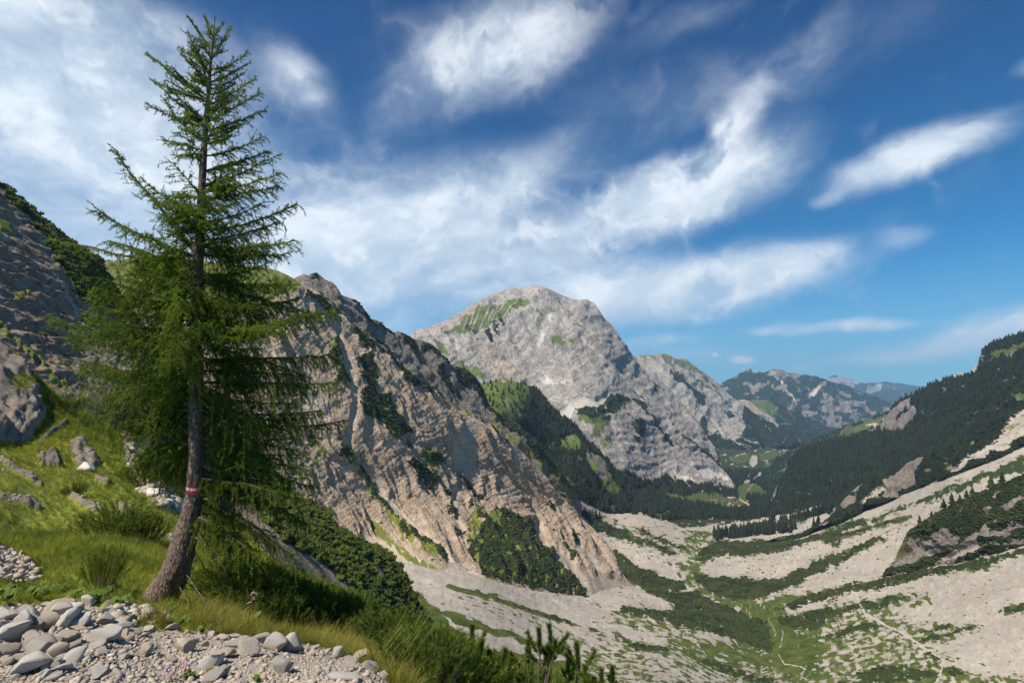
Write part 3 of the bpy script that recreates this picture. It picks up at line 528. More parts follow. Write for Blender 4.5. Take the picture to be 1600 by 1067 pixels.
# ---------------------------------------------------------------- mountains farther down the valley
ND = TPS([(1040,555,6500),(1150,628,6800),(1100,700,5200),(1080,670,5300),(1150,702,5200),(1200,694,5800),(1230,684,6100),(1000,556,6400),(1215,665,6600)])
m_n = terrain('pale_ridge', 6.6, rock=((.44,.415,.35),(.35,.33,.28)), dark=(.18,.18,.15), light=(.56,.52,.44), grass=((.11,.125,.055),(.15,.15,.07)), veg=((.018,.042,.02),(.032,.062,.026)), warp=.5, bump=.9)
surface('pale_valley_mountain', m_n, [(960,575),(985,560),(1000,556),(1020,557),(1038,554),(1045,556),(1060,563),(1068,561),(1080,569),(1100,582),(1120,600),(1135,615),(1150,627),(1165,640),(1185,650),(1205,658),(1225,672),(1250,688)], [(960,760),(1120,722),(1200,705),(1250,700)], ND, 1.6, 1.6, disp_gen(12, 6, 26, 110, 0),
 [('grass', [(990,550),(1050,550),(1110,585),(1130,612),(1100,600),(1060,580),(1000,572)], .62, 6), ('veg', [(1040,583),(1055,585),(1070,603),(1085,613),(1102,626),(1098,637),(1085,633),(1070,617),(1050,600)], .9, 3), ('veg', [(1072,573),(1085,588),(1105,603),(1122,620),(1138,642),(1125,637),(1105,617),(1090,602)], .62, 4),
  ('veg', [(1160,632),(1190,655),(1215,668),(1255,685),(1255,730),(1080,735),(1098,690),(1112,683),(1130,694),(1146,688),(1158,680),(1165,668),(1158,650)], 1, 3), ('veg', [(1090,655),(1105,670),(1100,690),(1085,670)], .8, 3), ('veg', [(1130,640),(1150,660),(1140,665),(1125,650)], .55, 4),
  ('clear', ('line', [(1115,675),(1140,690),(1165,700),(1186,709)], 1.7), ('veg',), 1), ('scree', ('line', [(1115,675),(1140,690),(1165,700),(1186,709)], 1.7), 1, 1), ('clear', ('line', [(1140,678),(1155,688),(1165,694),(1180,701)], 1.2), ('veg',), 1), ('clear', ('line', [(1183,690),(1200,698)], .8), ('veg',), 1), ('clear', ('line', [(1168,665),(1183,682)], 1), ('veg',), 1), ('clear', ('line', [(1214,697),(1222,692),(1230,686)], .5), ('veg',), 1)],
 (0, .12, 0, 0), (.72, -.62), 1.)
N2 = TPS([(1150,628,7600),(1200,627,7900),(1290,665,8200),(1200,690,6300),(1300,700,6800),(1250,690,6500)])
m_n2 = terrain('far_forest_hill', 7.5, rock=((.34,.29,.24),(.28,.24,.2)), grass=((.08,.115,.03),(.12,.14,.045)), veg=((.018,.045,.024),(.03,.066,.03)), warp=.5, bump=.8)
surface('far_forest_hill', m_n2, [(1130,640),(1150,626),(1160,625),(1180,625),(1198,627),(1215,634),(1240,645),(1262,655),(1290,668),(1330,690)], [(1130,705),(1330,720)], N2, 1.6, 1.6, disp_gen(8, 4, 26, 90, 0),
 [('clear', [(1148,624),(1162,624),(1185,643),(1207,656),(1211,665),(1195,659),(1172,645),(1155,636)], ('veg', 'grass'), 1.5), ('tint', [(1148,624),(1162,624),(1185,643),(1207,656),(1211,665),(1195,659)], .5, 3), ('clear', [(1165,628),(1175,625),(1200,626),(1212,640),(1205,650),(1185,645),(1172,635)], ('veg',), 4)],
 (.9, 1, 0, 0), (.5, -.8), 1.)
OD = TPS([(1128,600,9500),(1212,579,9800),(1300,600,9600),(1400,645,9300),(1150,660,8200),(1250,690,8300),(1400,700,8500)])
m_o = terrain('far_mountain', 10.5, rock=((.34,.30,.27),(.25,.225,.2)), dark=(.10,.12,.11), light=(.56,.50,.43), scree=((.58,.50,.41),(.5,.44,.37)), veg=((.02,.045,.028),(.03,.06,.034)), warp=.7, streak=.7, bump=1.)
surface('far_wooded_mountain', m_o, [(1090,620),(1128,601),(1145,592),(1160,586),(1170,583),(1180,586),(1192,586),(1203,581),(1212,579),(1225,582),(1245,587),(1260,590),(1280,594),(1300,600),(1320,606),(1340,613),(1360,622),(1380,631),(1396,640),(1420,660)], [(1090,720),(1420,720)], OD, 1.5, 1.5, disp_gen(20, 9, 24, 80, 0),
 [('veg', [(1195,578),(1212,576),(1250,586),(1262,594),(1240,598),(1215,596),(1198,588)], .45, 4), ('veg', [(1120,602),(1160,584),(1175,583),(1165,592),(1140,602)], .52, 3), ('veg', [(1230,620),(1300,615),(1370,640),(1330,670),(1250,690),(1220,650)], .62, 8), ('veg', [(1170,615),(1210,600),(1215,610),(1180,628)], .6, 5),
  ('clear', [(1214,600),(1222,600),(1230,618),(1238,640),(1234,640),(1226,622)], ('veg',), 1.2), ('scree', [(1214,600),(1222,600),(1230,618),(1238,640),(1234,640),(1226,622)], 1, 1.5), ('clear', [(1255,618),(1268,608),(1284,602),(1272,616),(1265,628),(1258,628)], ('veg',), 1.2), ('scree', [(1255,618),(1268,608),(1284,602),(1272,616),(1265,628)], 1, 1.5),
  ('clear', ('line', [(1197,605),(1188,616),(1174,622)], 2), ('veg',), 1.5), ('clear', ('line', [(1205,590),(1213,600)], 4), ('veg',), 2), ('clear', ('line', [(1285,660),(1300,645),(1318,636)], 2), ('veg',), 2), ('grass', [(1140,612),(1158,614),(1152,622),(1142,620)], .9, 3)],
 (.88, 0, 0, 0), (.3, -.6), 1.)
m_p = terrain('distant_range', 18, rock=((.42,.41,.40),(.32,.32,.33)), dark=(.16,.18,.2), light=(.6,.58,.55), veg=((.03,.06,.05),(.045,.08,.06)), warp=.8, bump=.9)
surface('distant_snowy_range', m_p, [(1240,600),(1262,596),(1275,593),(1290,591),(1303,588),(1312,592),(1330,596),(1350,601),(1365,598),(1385,597),(1400,600),(1420,603),(1440,605),(1470,614),(1540,618)], [(1240,660),(1540,660)], TPS([(1240,600,18000),(1540,610,18000),(1400,600,18500),(1240,660,16000),(1540,660,16000)]), 1.5, 1.5, disp_gen(14, 6, 22, 60, 0),
 [('veg', [(1240,590),(1318,588),(1325,600),(1300,606),(1240,606)], .15, 3), ('veg', [(1325,602),(1345,604),(1340,610),(1322,608)], .4, 3), ('veg', [(1350,606),(1390,603),(1395,612),(1355,614)], .5, 3)], (.95, 0, 0, 0), (.3, -.6), 1.)
m_p2 = terrain('distant_hill', 14, rock=((.25,.25,.25),(.2,.2,.2)), veg=((.025,.05,.04),(.035,.065,.05)), warp=.3, bump=.7)
surface('distant_hill', m_p2, [(1320,632),(1345,620),(1370,612),(1395,609),(1420,611),(1450,614),(1500,622),(1540,625)], [(1320,680),(1540,680)], TPS([(1320,632,13500),(1540,625,13500),(1420,609,14000),(1320,680,12000),(1540,680,12000)]), 1.5, 1.5, disp_gen(7, 3, 22, 60, 0), [], (1, 0, 0, 0), (.3, -.6), 1.)

# ---------------------------------------------------------------- the right side of the valley
m_r = terrain('forest_slope_ground', 2.1, rock=((.28,.255,.235),(.19,.175,.165)), dark=(.10,.095,.095), light=(.42,.39,.35), grass=((.07,.09,.02),(.10,.115,.028)), veg=((.012,.023,.010),(.022,.036,.014)), warp=.6, bump=1.)
rfoot = [(1203,799),(1230,798),(1260,791),(1300,786),(1315,790)]
RD = TPS([(u, v, float(VD(u, v))) for u, v in rfoot]+[(1215,770,2420),(1245,715,2600),(1300,691,2700),(1356,676,2600),(1403,631,2500),(1476,596,2350),(1537,565,2150),(1600,522,1980),(1700,485,1850),(1400,745,1700),(1500,690,1500),(1600,640,1300),(1700,600,1200),(1420,690,2100)])
surface('right_forest_mountain', m_r, [(1198,802),(1201,792),(1207,780),(1213,768),(1221,757),(1229,742),(1238,725),(1247,713),(1262,703),(1280,697),(1300,691),(1319,688),(1345,683),(1356,676),(1375,665),(1384,656),(1396,639),(1403,631),(1418,622),(1431,616),(1444,608),(1460,601),(1476,596),(1504,589),(1529,582),(1536,571),(1538,552),(1542,545),(1551,538),(1568,533),(1600,521),(1700,485),(1850,440)],
 [(1198,810),(1320,810),(1400,790),(1600,700),(1850,640)], RD, 1.8, 1.8, disp_gen(9, 4, 40, 160, 2.),
 [('clear', [(1375,668),(1385,655),(1397,638),(1405,633),(1432,616),(1422,632),(1436,640),(1432,660),(1416,676),(1395,678),(1380,680)], ('veg',), 2), ('clear', [(1199,800),(1209,776),(1222,757),(1230,744),(1222,770),(1212,792)], ('veg',), 2), ('clear', [(1537,550),(1545,553),(1546,560),(1538,572)], ('veg',), 1.5),
  ('clear', [(1354,676),(1375,666),(1372,680),(1355,682)], ('veg',), 2), ('veg', ('line', [(1406,656),(1418,645),(1428,640)], 1.5), 1, 1.5),
  ('clear', [(1548,562),(1562,552),(1600,541),(1640,535),(1640,541),(1600,549),(1570,558),(1552,567)], ('veg',), 1.5), ('grass', [(1548,562),(1562,552),(1600,541),(1640,535),(1640,541),(1600,549),(1570,558),(1552,567)], 1, 2),
  ('clear', [(1578,554),(1590,552),(1588,558),(1580,560)], ('veg',), 2), ('clear', [(1583,588),(1592,590),(1588,594)], ('veg',), 2), ('grass', [(1580,586),(1594,590),(1588,596)], 1, 2), ('clear', [(1585,622),(1610,618),(1610,630),(1590,630)], ('veg',), 2), ('grass', [(1580,600),(1610,596),(1610,632),(1585,630)], .9, 2),
  ('clear', [(1583,648),(1605,640),(1610,650),(1590,654)], ('veg',), 2), ('clear', [(1480,668),(1492,662),(1494,668),(1482,674)], ('veg',), 2), ('clear', [(1441,648),(1450,646),(1449,652)], ('veg',), 2), ('clear', [(1459,646),(1468,650),(1460,651)], ('veg',), 2), ('clear', [(1480,612),(1486,616),(1482,620)], ('veg',), 2), ('clear', [(1448,612),(1453,614),(1450,618)], ('veg',), 2),
  ('clear', [(1248,775),(1258,774),(1258,781),(1250,782)], ('veg',), 2)], (1, 0, 0, 0), (.5, .8), 1.)
R0 = TPS([(1200,720,4000),(1300,676,3900),(1396,643,3700),(1440,630,3700),(1230,740,3500),(1420,700,3300)])
m_r0 = terrain('green_ridge_ground', 4.2, rock=((.5,.45,.38),(.4,.36,.3)), grass=((.06,.085,.022),(.09,.11,.035)), veg=((.018,.038,.02),(.03,.054,.026)), warp=.6, bump=.8)
surface('green_side_ridge', m_r0, [(1185,735),(1210,718),(1235,703),(1260,692),(1300,676),(1340,660),(1370,650),(1396,642),(1440,632)], [(1185,760),(1440,720)], R0, 1.8, 1.8, disp_gen(6, 3, 24, 90, 0),
 [('veg', [(1300,674),(1396,640),(1440,630),(1440,690),(1330,690)], .45, 8), ('clear', [(1372,658),(1385,656),(1378,664)], ('veg', 'grass'), 2), ('clear', [(1355,668),(1372,664),(1370,672)], ('veg', 'grass'), 2)], (.85, 1, 0, 0), (.5, .8), 1.)
m_rw = terrain('white_crag_rock', 3.1, rock=((.52,.48,.43),(.42,.39,.36)), light=(.62,.58,.52), dark=(.2,.19,.18), warp=.6, bump=1.)
surface('white_crags', m_rw, [(1452,612),(1470,600),(1480,596),(1492,587),(1500,583),(1506,585),(1511,588),(1520,576),(1528,569),(1536,567),(1550,570)], [(1452,640),(1550,620)], TPS([(1452,612,2750),(1500,583,2700),(1550,570,2600),(1452,640,2500),(1550,620,2350)]), 1.2, 1.2, disp_gen(8, 5, 18, 60, 0), [], (0, 0, 0, 0), (.6, .7), 1., back=(.05, 1.))

r2foot = [(1195,849),(1260,836),(1300,818),(1350,797),(1420,765),(1500,737),(1560,715),(1600,694),(1700,650)]
R2D0 = TPS([(u, v, float(VD(u, v))) for u, v in r2foot]+[(1310,795,1560),(1340,766,1680),(1370,752,1640),(1420,725,1520),(1455,713,1400),(1540,670,1180),(1600,640,1090),(1700,600,970)])
r2f = np.array(r2foot)
def R2D(U, V): return R2D0(U, V)*(1+np.clip((V-np.interp(U, r2f[:, 0], r2f[:, 1]))/20, 0, 3)*.05)
m_r2 = terrain('rib_ground', 1.55, rock=((.33,.28,.235),(.24,.2,.17)), dark=(.12,.10,.09), light=(.45,.39,.33), scree=((.46,.40,.34),(.38,.335,.285)), veg=((.012,.024,.009),(.026,.04,.012)), warp=.6, bump=1.)
r2s = [[(1600,638),(1720,590),(1720,650),(1600,692),(1560,713),(1510,731),(1478,744),(1500,729),(1530,712),(1562,690),(1580,665)],[(1348,790),(1368,775),(1386,760),(1389,764),(1372,780),(1355,793)]]
r2r = [[(1420,722),(1457,713),(1448,730),(1438,742),(1432,760),(1400,772),(1380,778),(1392,752),(1405,735)],[(1332,774),(1352,757),(1368,752),(1345,775)],[(1308,800),(1330,784),(1346,776),(1344,788),(1320,806)],[(1395,772),(1410,762),(1405,775),(1390,784)]]
surface('right_rib', m_r2, [(1195,848),(1240,838),(1290,815),(1310,795),(1330,772),(1350,758),(1372,751),(1400,744),(1420,725),(1440,716),(1455,712),(1475,702),(1500,690),(1540,670),(1600,640),(1720,585)], [(1195,853),(1260,843),(1350,806),(1420,774),(1600,706),(1720,655)], R2D, 1.6, 1.6, disp_gen(12, 6, 26, 120, 2.5),
 [('clear', p, ('veg',), 3) for p in r2s+r2r]+[('scree', p, 1, 3) for p in r2s], (1, .3, 0, 0), (.45, .8), 1.)

# rocky outcrop with dwarf pines
r1foot = [(1385,898),(1420,892),(1480,880),(1540,868),(1600,852),(1700,835)]
R1D0 = TPS([(u, v, float(VD(u, v))) for u, v in r1foot]+[(1403,865,float(VD(1403,865))*.97),(1412,848,float(VD(1412,848))*.93),(1428,829,float(VD(1428,829))*.88),(1455,808,740),(1520,775,680),(1600,742,640),(1700,700,560),(1500,820,640),(1600,800,560)])
r1f = np.array(r1foot)
def R1D(U, V): return R1D0(U, V)*(1+np.clip((V-np.interp(U, r1f[:, 0], r1f[:, 1]))/20, 0, 3)*.05)
m_r1 = terrain('outcrop_rock', .75, rock=((.33,.29,.25),(.21,.185,.165)), dark=(.10,.09,.085), light=(.46,.41,.35), scree=((.46,.41,.35),(.38,.34,.29)), grass=((.07,.085,.02),(.11,.11,.03)), veg=((.014,.025,.008),(.03,.043,.012)), warp=.5, bump=1.)
surface('pine_outcrop', m_r1, [(1384,896),(1396,880),(1403,865),(1410,850),(1425,831),(1450,812),(1462,803),(1480,794),(1500,783),(1520,775),(1560,760),(1600,742),(1700,700),(1800,670)], [(1384,903),(1480,890),(1600,862),(1800,830)], R1D, 1.5, 1.5, disp_gen(11, 6, 22, 110, 1.2),
 [('clear', p, ('veg',), 3) for p in [[(1384,900),(1400,862),(1412,848),(1428,838),(1440,843),(1450,850),(1480,830),(1492,828),(1488,840),(1500,838),(1480,862),(1455,872),(1430,884)],[(1505,858),(1512,840),(1535,830),(1550,822),(1555,828),(1540,842),(1525,860)],[(1470,878),(1500,858),(1540,850),(1560,845),(1530,865),(1480,880)],[(1575,795),(1600,780),(1610,785),(1590,796)],[(1540,838),(1570,828),(1600,815),(1600,822),(1560,838)],[(1560,852),(1600,840),(1650,830),(1600,850)],[(1545,800),(1565,795),(1550,810)]]]+
 [('scree', [(1470,878),(1500,858),(1540,850),(1530,865)], 1, 3), ('grass', [(1395,885),(1408,858),(1425,838),(1435,835),(1425,858),(1405,892)], .8, 3), ('grass', ('line', [(1535,815),(1570,800)], 4), .8, 3)], (1, .2, 0, 0), (.45, .8), 1.)
# ---------------------------------------------------------------- left rib: banded cliff above, dwarf pine ridge below
BD = TPS([(-60,250,170),(0,287,185),(0,340,158),(155,405,225),(290,580,200),(430,740,210),(515,800,212),(610,870,215),(640,915,205),(655,940,200),(700,1010,170),(470,950,110),(590,980,140),(200,620,120),(100,500,138),(0,400,132),(0,500,98),(0,650,66),(100,600,95),(300,800,115),(400,880,105),(550,1000,115),(650,1060,130),(700,1120,110),(180,480,205),(240,640,125)])
btop = [(-80,235),(-40,262),(0,285),(20,299),(40,316),(60,333),(80,353),(100,370),(130,388),(155,405),(170,430),(190,470),(230,520),(290,580),(350,650),(400,700),(430,740),(470,778),(490,786),(515,800),(520,818),(545,833),(570,846),(597,856),(612,870),(628,885),(633,905),(645,924),(656,945),(690,985),(720,1020)]
bpine = [(-20,270),(0,284),(60,333),(130,388),(160,405),(200,470),(260,540),(330,620),(400,690),(430,735),(470,775),(515,798),(550,832),(610,864),(634,903),(648,925),(664,950),(662,965),(700,1040),(720,1110),(680,1110),(655,1010),(637,980),(607,960),(562,940),(553,922),(530,909),(521,892),(484,872),(440,850),(400,800),(330,730),(290,690),(250,630),(235,580),(200,530),(178,490),(165,470),(150,474),(132,470),(118,450),(108,428),(88,395),(62,360),(40,332),(10,308)]
brules = [('veg', bpine, 1, 2.5), ('grass', [(430,880),(480,890),(505,915),(535,948),(575,965),(610,985),(560,1010),(430,1000)], 1, 3), ('grass', [(545,915),(560,935),(600,965),(640,990),(620,1000),(575,970),(545,945)], .8, 3), ('grass', [(560,868),(580,882),(600,900),(640,945),(668,990),(640,960),(600,915)], .9, 3),
 ('clear', [(585,888),(600,893),(601,904),(590,900)], ('veg', 'grass'), 2), ('grass', [(648,925),(664,950),(700,1000),(740,1040),(740,1120),(700,1110),(690,1030),(662,975)], 1, 2), ('clear', [(560,868),(575,878),(600,900),(604,906),(585,893)], ('veg',), 2),
 ('clear', [(476,870),(500,885),(521,895),(531,910),(537,935),(546,946),(528,935),(500,910),(482,890)], ('grass',), 2), ('grass', ('line', [(0,505),(30,535),(60,560),(100,600),(140,630)], 6), .6, 6), ('grass', ('line', [(90,400),(110,430),(130,480),(150,520)], 5), .45, 5), ('grass', [(0,340),(20,345),(25,365),(0,360)], .9, 3), ('grass', [(20,455),(50,450),(45,470),(20,475)], .6, 4),
 ('scree', [(75,405),(95,425),(118,465),(140,500),(190,530),(225,580),(200,590),(150,540),(120,500),(95,450)], .5, 6), ('grass', [(110,600),(150,600),(240,640),(240,700),(180,650)], .3, 5)]
m_b = terrain('rib_rock', .16, rock=((.31,.25,.185),(.20,.16,.12)), dark=(.06,.052,.045), light=(.50,.43,.35), scree=((.40,.35,.30),(.32,.285,.25)), grass=((.10,.135,.018),(.16,.18,.03)), veg=((.02,.034,.008),(.035,.05,.012)), warp=.6, streak=.3, bump=1., strata=((.13,0.,.99),2.6))
def disp_b(Pn, U, V, A, B, M, N, dep):
    amp = dep/F
    rock = 1-np.clip((np.maximum(M[..., 0], M[..., 1])-.4)/.25, 0, 1)
    sd_ = Pn@np.array([.13,0,.99])+fbm(Pn/13., 1, 3)*.9
    d = 0
    for T, a in ((4.4, .75), (2.0, .5), (.9, .28)):
        ph = (sd_/T+fbm(Pn/(T*7), 1, 2)*.9) % 1
        d = d+np.where(ph < .8, (ph/.8)**1.5, (1-ph)/.2)*a*np.clip(.55+1.9*fbm(Pn/np.array([T*3.5, T*3.5, T*1.2])+T*9, 1, 3), 0, 1.7)
    lft = np.clip((250-U)/120, .12, 1)*np.clip((640-V)/60, .25, 1)
    d = (d-1.1)*rock*lft
    d += fbm(Pn/7., 1, 5, .55, True)*.4*(rock*.8+.2)+fbm(Pn/30., 1, 3)*1.2
    r0 = np.clip((V-V[0:1])/12, 0, 1)*.8+.2
    return d*r0
surface('left_rib', m_b, btop, [(-80,720),(60,690),(150,720),(240,800),(300,840),(420,940),(560,1030),(720,1110)], BD, 1.7, 1.7, disp_b, brules, (0, .06, 0, 0), (.8, -.6), .2, back=(.4, .9))

# ---------------------------------------------------------------- the slope the camera stands on
AD = TPS([(0,1067,2.95),(300,1067,3.05),(620,1067,3.3),(-300,1067,2.9),(0,1250,2.1),(600,1250,2.3),(300,1250,2.15),(0,945,4.1),(130,945,4.5),(250,972,4.5),(420,1000,4.3),(560,1040,3.8),(640,1080,3.4),(-300,945,3.9),
 (255,935,6.0),(60,920,6.0),(0,860,8.5),(150,860,9.5),(330,935,6.3),(430,960,6.5),(500,1000,5.6),(600,1035,5.2),(700,1067,5.6),(800,1100,5.2),(350,890,12),(460,928,13),(540,975,11),(640,1027,9),(740,1070,7),
 (0,780,14),(150,800,16),(280,820,20),(0,700,24),(60,640,34),(0,560,40),(60,590,42),(130,640,42),(200,690,38),(295,740,34),(240,770,25),(380,830,28),(460,880,26),(-300,700,20),(-300,560,32),(800,1250,2.8)])
atop = [(-160,508),(-100,520),(0,545),(20,557),(47,579),(62,590),(75,602),(90,615),(105,632),(125,640),(140,648),(170,660),(192,678),(220,695),(250,712),(295,738),(350,800),(400,853),(440,893),(480,925),(540,962),(600,1000),(660,1032),(720,1064),(800,1100),(1000,1150)]
agravel = [(-400,950),(0,948),(40,945),(90,940),(150,945),(175,962),(215,972),(240,980),(290,988),(330,975),(360,982),(400,990),(450,1000),(490,1010),(540,1030),(590,1052),(640,1090),(720,1300),(-400,1300)]
arules = [('clear', agravel, ('grass',), 2), ('scree', agravel, 1, 2), ('clear', [(-60,855),(0,848),(25,862),(62,885),(68,900),(50,908),(20,905),(-60,900)], ('grass',), 5), ('scree', [(-60,855),(0,848),(25,862),(62,885),(68,900),(50,908),(20,905),(-60,900)], .55, 6),
 ('clear', [(192,672),(205,690),(222,715),(232,745),(250,765),(285,792),(275,802),(240,790),(212,765),(200,735),(185,700)], ('grass',), 5), ('scree', [(192,672),(222,715),(250,765),(275,802),(212,765)], .4, 6),
 ('clear', [(105,695),(125,690),(148,712),(155,730),(140,735),(115,722)], ('grass',), 4), ('clear', [(55,715),(85,705),(90,730),(60,730)], ('grass',), 3), ('clear', ('line', [(0,718),(30,740),(60,758)], 3), ('grass',), 3), ('clear', ('line', [(0,775),(30,785),(58,795)], 4), ('grass',), 3), ('clear', ('line', [(112,775),(130,788),(155,796)], 3.5), ('grass',), 3),
 ('clear', ('line', [(150,745),(165,755)], 3.5), ('grass',), 3), ('clear', ('line', [(185,792),(200,800)], 4), ('grass',), 2), ('clear', ('line', [(208,812),(240,828),(268,850)], 3), ('grass',), 3), ('clear', [(-320,480),(-40,530),(0,545),(20,558),(40,585),(55,615),(66,650),(60,668),(45,690),(0,695),(-320,720)], ('grass',), 5),
 ('grass', [(0,600),(25,590),(40,610),(20,630),(0,625)], .7, 4), ('clear', ('line', [(60,690),(85,672),(100,660)], 3), ('grass',), 3), ('clear', ('line', [(165,950),(215,962),(240,975)], 6), ('grass',), 3)]
m_a = terrain('near_slope_ground', .012, rock=((.27,.235,.19),(.17,.15,.125)), dark=(.07,.062,.054), light=(.36,.31,.25), scree=((.42,.375,.32),(.34,.30,.255)), grass=((.12,.155,.018),(.21,.225,.035)), veg=((.02,.03,.01),(.03,.04,.015)), warp=.55, streak=.2, bump=.9)
def disp_a(Pn, U, V, A, B, M, N, dep):
    rock = np.clip(1-M[..., 1]-M[..., 2], 0, 1)
    d = fbm(Pn/(dep[..., None]*.16), 1, 4)*dep*.011
    d += rock*(fbm(Pn/(dep[..., None]*.05), 1, 4, .55, True)+.25)*dep*.012
    lo = np.clip(inpoly(U, V, [(-340,470),(-40,528),(0,545),(20,558),(40,583),(56,615),(67,650),(62,668),(45,692),(0,697),(-340,730)])/14, 0, 1)
    ph = ((Pn@np.array([.3,-.35,.85])+fbm(Pn/3., 1, 3)*.9)/1.1) % 1
    d += lo*(.1+fbm(Pn/2.2, 1, 5, .6, True)*.4+np.where(ph < .7, ph/.7, (1-ph)/.3)*.32)
    l2 = np.clip(inpoly(U, V, [(108,695),(125,685),(150,715),(148,735),(112,722)])/8, 0, 1)
    d += l2*(.05+fbm(Pn/1.2, 1, 4, .6, True)*.3)
    return d
surface('near_slope', m_a, atop, [(-160,1190),(900,1190)], AD, 2.6, 2.4, disp_a, arules, (0, 1, 0, 0), (.5, -.8), .02, back=(.5, 1.2))
# ---------------------------------------------------------------- plants: materials and templates
def foliage(name, c0, c1, tip=None, rough=.75, scale=3., trans=.0):
    m = bpy.data.materials.new(name); m.use_nodes = True; g = NT(m.node_tree)
    oi = g.n('ShaderNodeObjectInfo'); po = g.n('ShaderNodeNewGeometry').outputs['Position']
    n = g.noise(po, scale, 3, .6)
    f = g.m('ADD', g.m('MULTIPLY', oi.outputs['Random'], .5), g.m('MULTIPLY', g.smooth(n, .3, .7), .55), clamp=True)
    c = g.mix(g.smooth(f, .15, .85), c0, c1)
    if tip:
        c = g.mix(g.smooth(g.noise(po, scale*3.1, 2, .5), .58, .72, 0, .6), c, tip)
    b = g.n('ShaderNodeBsdfPrincipled', Base_Color=c, Roughness=rough); b.inputs['Specular IOR Level'].default_value = .2
    sh = b.outputs[0]
    if trans:
        tr = g.n('ShaderNodeBsdfTranslucent', Color=g.mix(1., c, (1.6, 1.7, .7), 'MULTIPLY'))
        sh = g.n('ShaderNodeMixShader', i0=trans, i1=sh, i2=tr.outputs[0]).outputs[0]
    g.n('ShaderNodeOutputMaterial', Surface=sh)
    return m
def plain(name, c0, c1, scale=20., rough=.85, bump=0., bd=.01):
    m = bpy.data.materials.new(name); m.use_nodes = True; g = NT(m.node_tree)
    po = g.n('ShaderNodeTexCoord').outputs['Object']; n = g.noise(po, scale, 6, .62)
    c = g.mix(g.smooth(n, .35, .65), c0, c1)
    b = g.n('ShaderNodeBsdfPrincipled', Base_Color=c, Roughness=rough); b.inputs['Specular IOR Level'].default_value = .2
    if bump: g.put(b.inputs['Normal'], g.n('ShaderNodeBump', Strength=bump, Distance=bd, Height=n).outputs[0])
    g.n('ShaderNodeOutputMaterial', Surface=b.outputs[0]); return m
M_far = foliage('far_conifer_green', (.004,.008,.004), (.019,.028,.010), scale=.02)
M_scrub = foliage('far_dwarf_pine_green', (.012,.020,.006), (.042,.054,.013), scale=.03)
M_pine = foliage('dwarf_pine_green', (.026,.044,.007), (.080,.105,.014), (.12,.125,.02), scale=1.5)
M_needle = foliage('pine_needle_green', (.045,.080,.008), (.125,.17,.018), (.18,.17,.03), scale=6., trans=.15)
M_larch = foliage('larch_needle_green', (.06,.10,.009), (.155,.21,.018), (.26,.28,.03), scale=2.2, trans=.4)
M_twig = plain('twig_bark', (.07,.055,.04), (.13,.10,.08), 60)
M_stem = plain('pine_stem_bark', (.07,.055,.045), (.13,.105,.085), 40)

def tubes(paths, sides=4):
    """paths: list of (points n x 3, radii n) -> V, F"""
    Vs, Fs, o = [], [], 0
    for pts, rad in paths:
        pts = np.asarray(pts, float); n = len(pts); t = np.gradient(pts, axis=0); t /= np.maximum(np.linalg.norm(t, axis=1), 1e-9)[:, None]
        ref = np.where(np.abs(t[:, 2:3]) > .9, [[1., 0, 0]], [[0, 0, 1.]]); a = np.cross(t, ref); a /= np.maximum(np.linalg.norm(a, axis=1), 1e-9)[:, None]; b = np.cross(t, a)
        th = np.arange(sides)*2*math.pi/sides; rad = np.broadcast_to(rad, (n,))
        ring = pts[:, None]+rad[:, None, None]*(a[:, None]*np.cos(th)[None, :, None]+b[:, None]*np.sin(th)[None, :, None])
        Vs.append(ring.reshape(-1, 3)); i = np.arange(n-1)[:, None]*sides; j = np.arange(sides)[None]; k = (j+1) % sides
        Fs.append(np.stack([i+j, i+k, i+k+sides, i+j+sides], -1).reshape(-1, 4)+o); o += n*sides
    return np.concatenate(Vs), np.concatenate(Fs)
def needles(base, axis, length, width, spread, per, rg):
    """per needles at each base point, leaning spread radians from the axis; all vectorised -> V, F"""
    n = len(base); base = np.repeat(base, per, 0); axis = np.repeat(axis, per, 0); length = np.repeat(np.broadcast_to(length, (n,)), per)
    N = len(base); ax = axis/np.maximum(np.linalg.norm(axis, axis=1), 1e-9)[:, None]
    r = rg.normal(size=(N, 3)); r -= (r*ax).sum(1)[:, None]*ax; r /= np.maximum(np.linalg.norm(r, axis=1), 1e-9)[:, None]
    sp = spread*(.75+.5*rg.random(N)); d = ax*np.cos(sp)[:, None]+r*np.sin(sp)[:, None]
    w = np.cross(d, rg.normal(size=(N, 3))); w /= np.maximum(np.linalg.norm(w, axis=1), 1e-9)[:, None]; w *= width/2
    L = (length*(.75+.5*rg.random(N)))[:, None]
    V = np.stack([base-w, base+w, base+d*L], 1).reshape(-1, 3)
    return V, np.arange(N*3).reshape(-1, 3)
def icos(sub):
    import bmesh
    bm = bmesh.new(); bmesh.ops.create_icosphere(bm, subdivisions=sub, radius=1.)
    V = np.array([v.co[:] for v in bm.verts]); Fc = np.array([[v.index for v in f.verts] for f in bm.faces]); bm.free(); return V, Fc
ICO = {k: icos(k) for k in (1, 2, 3, 4)}

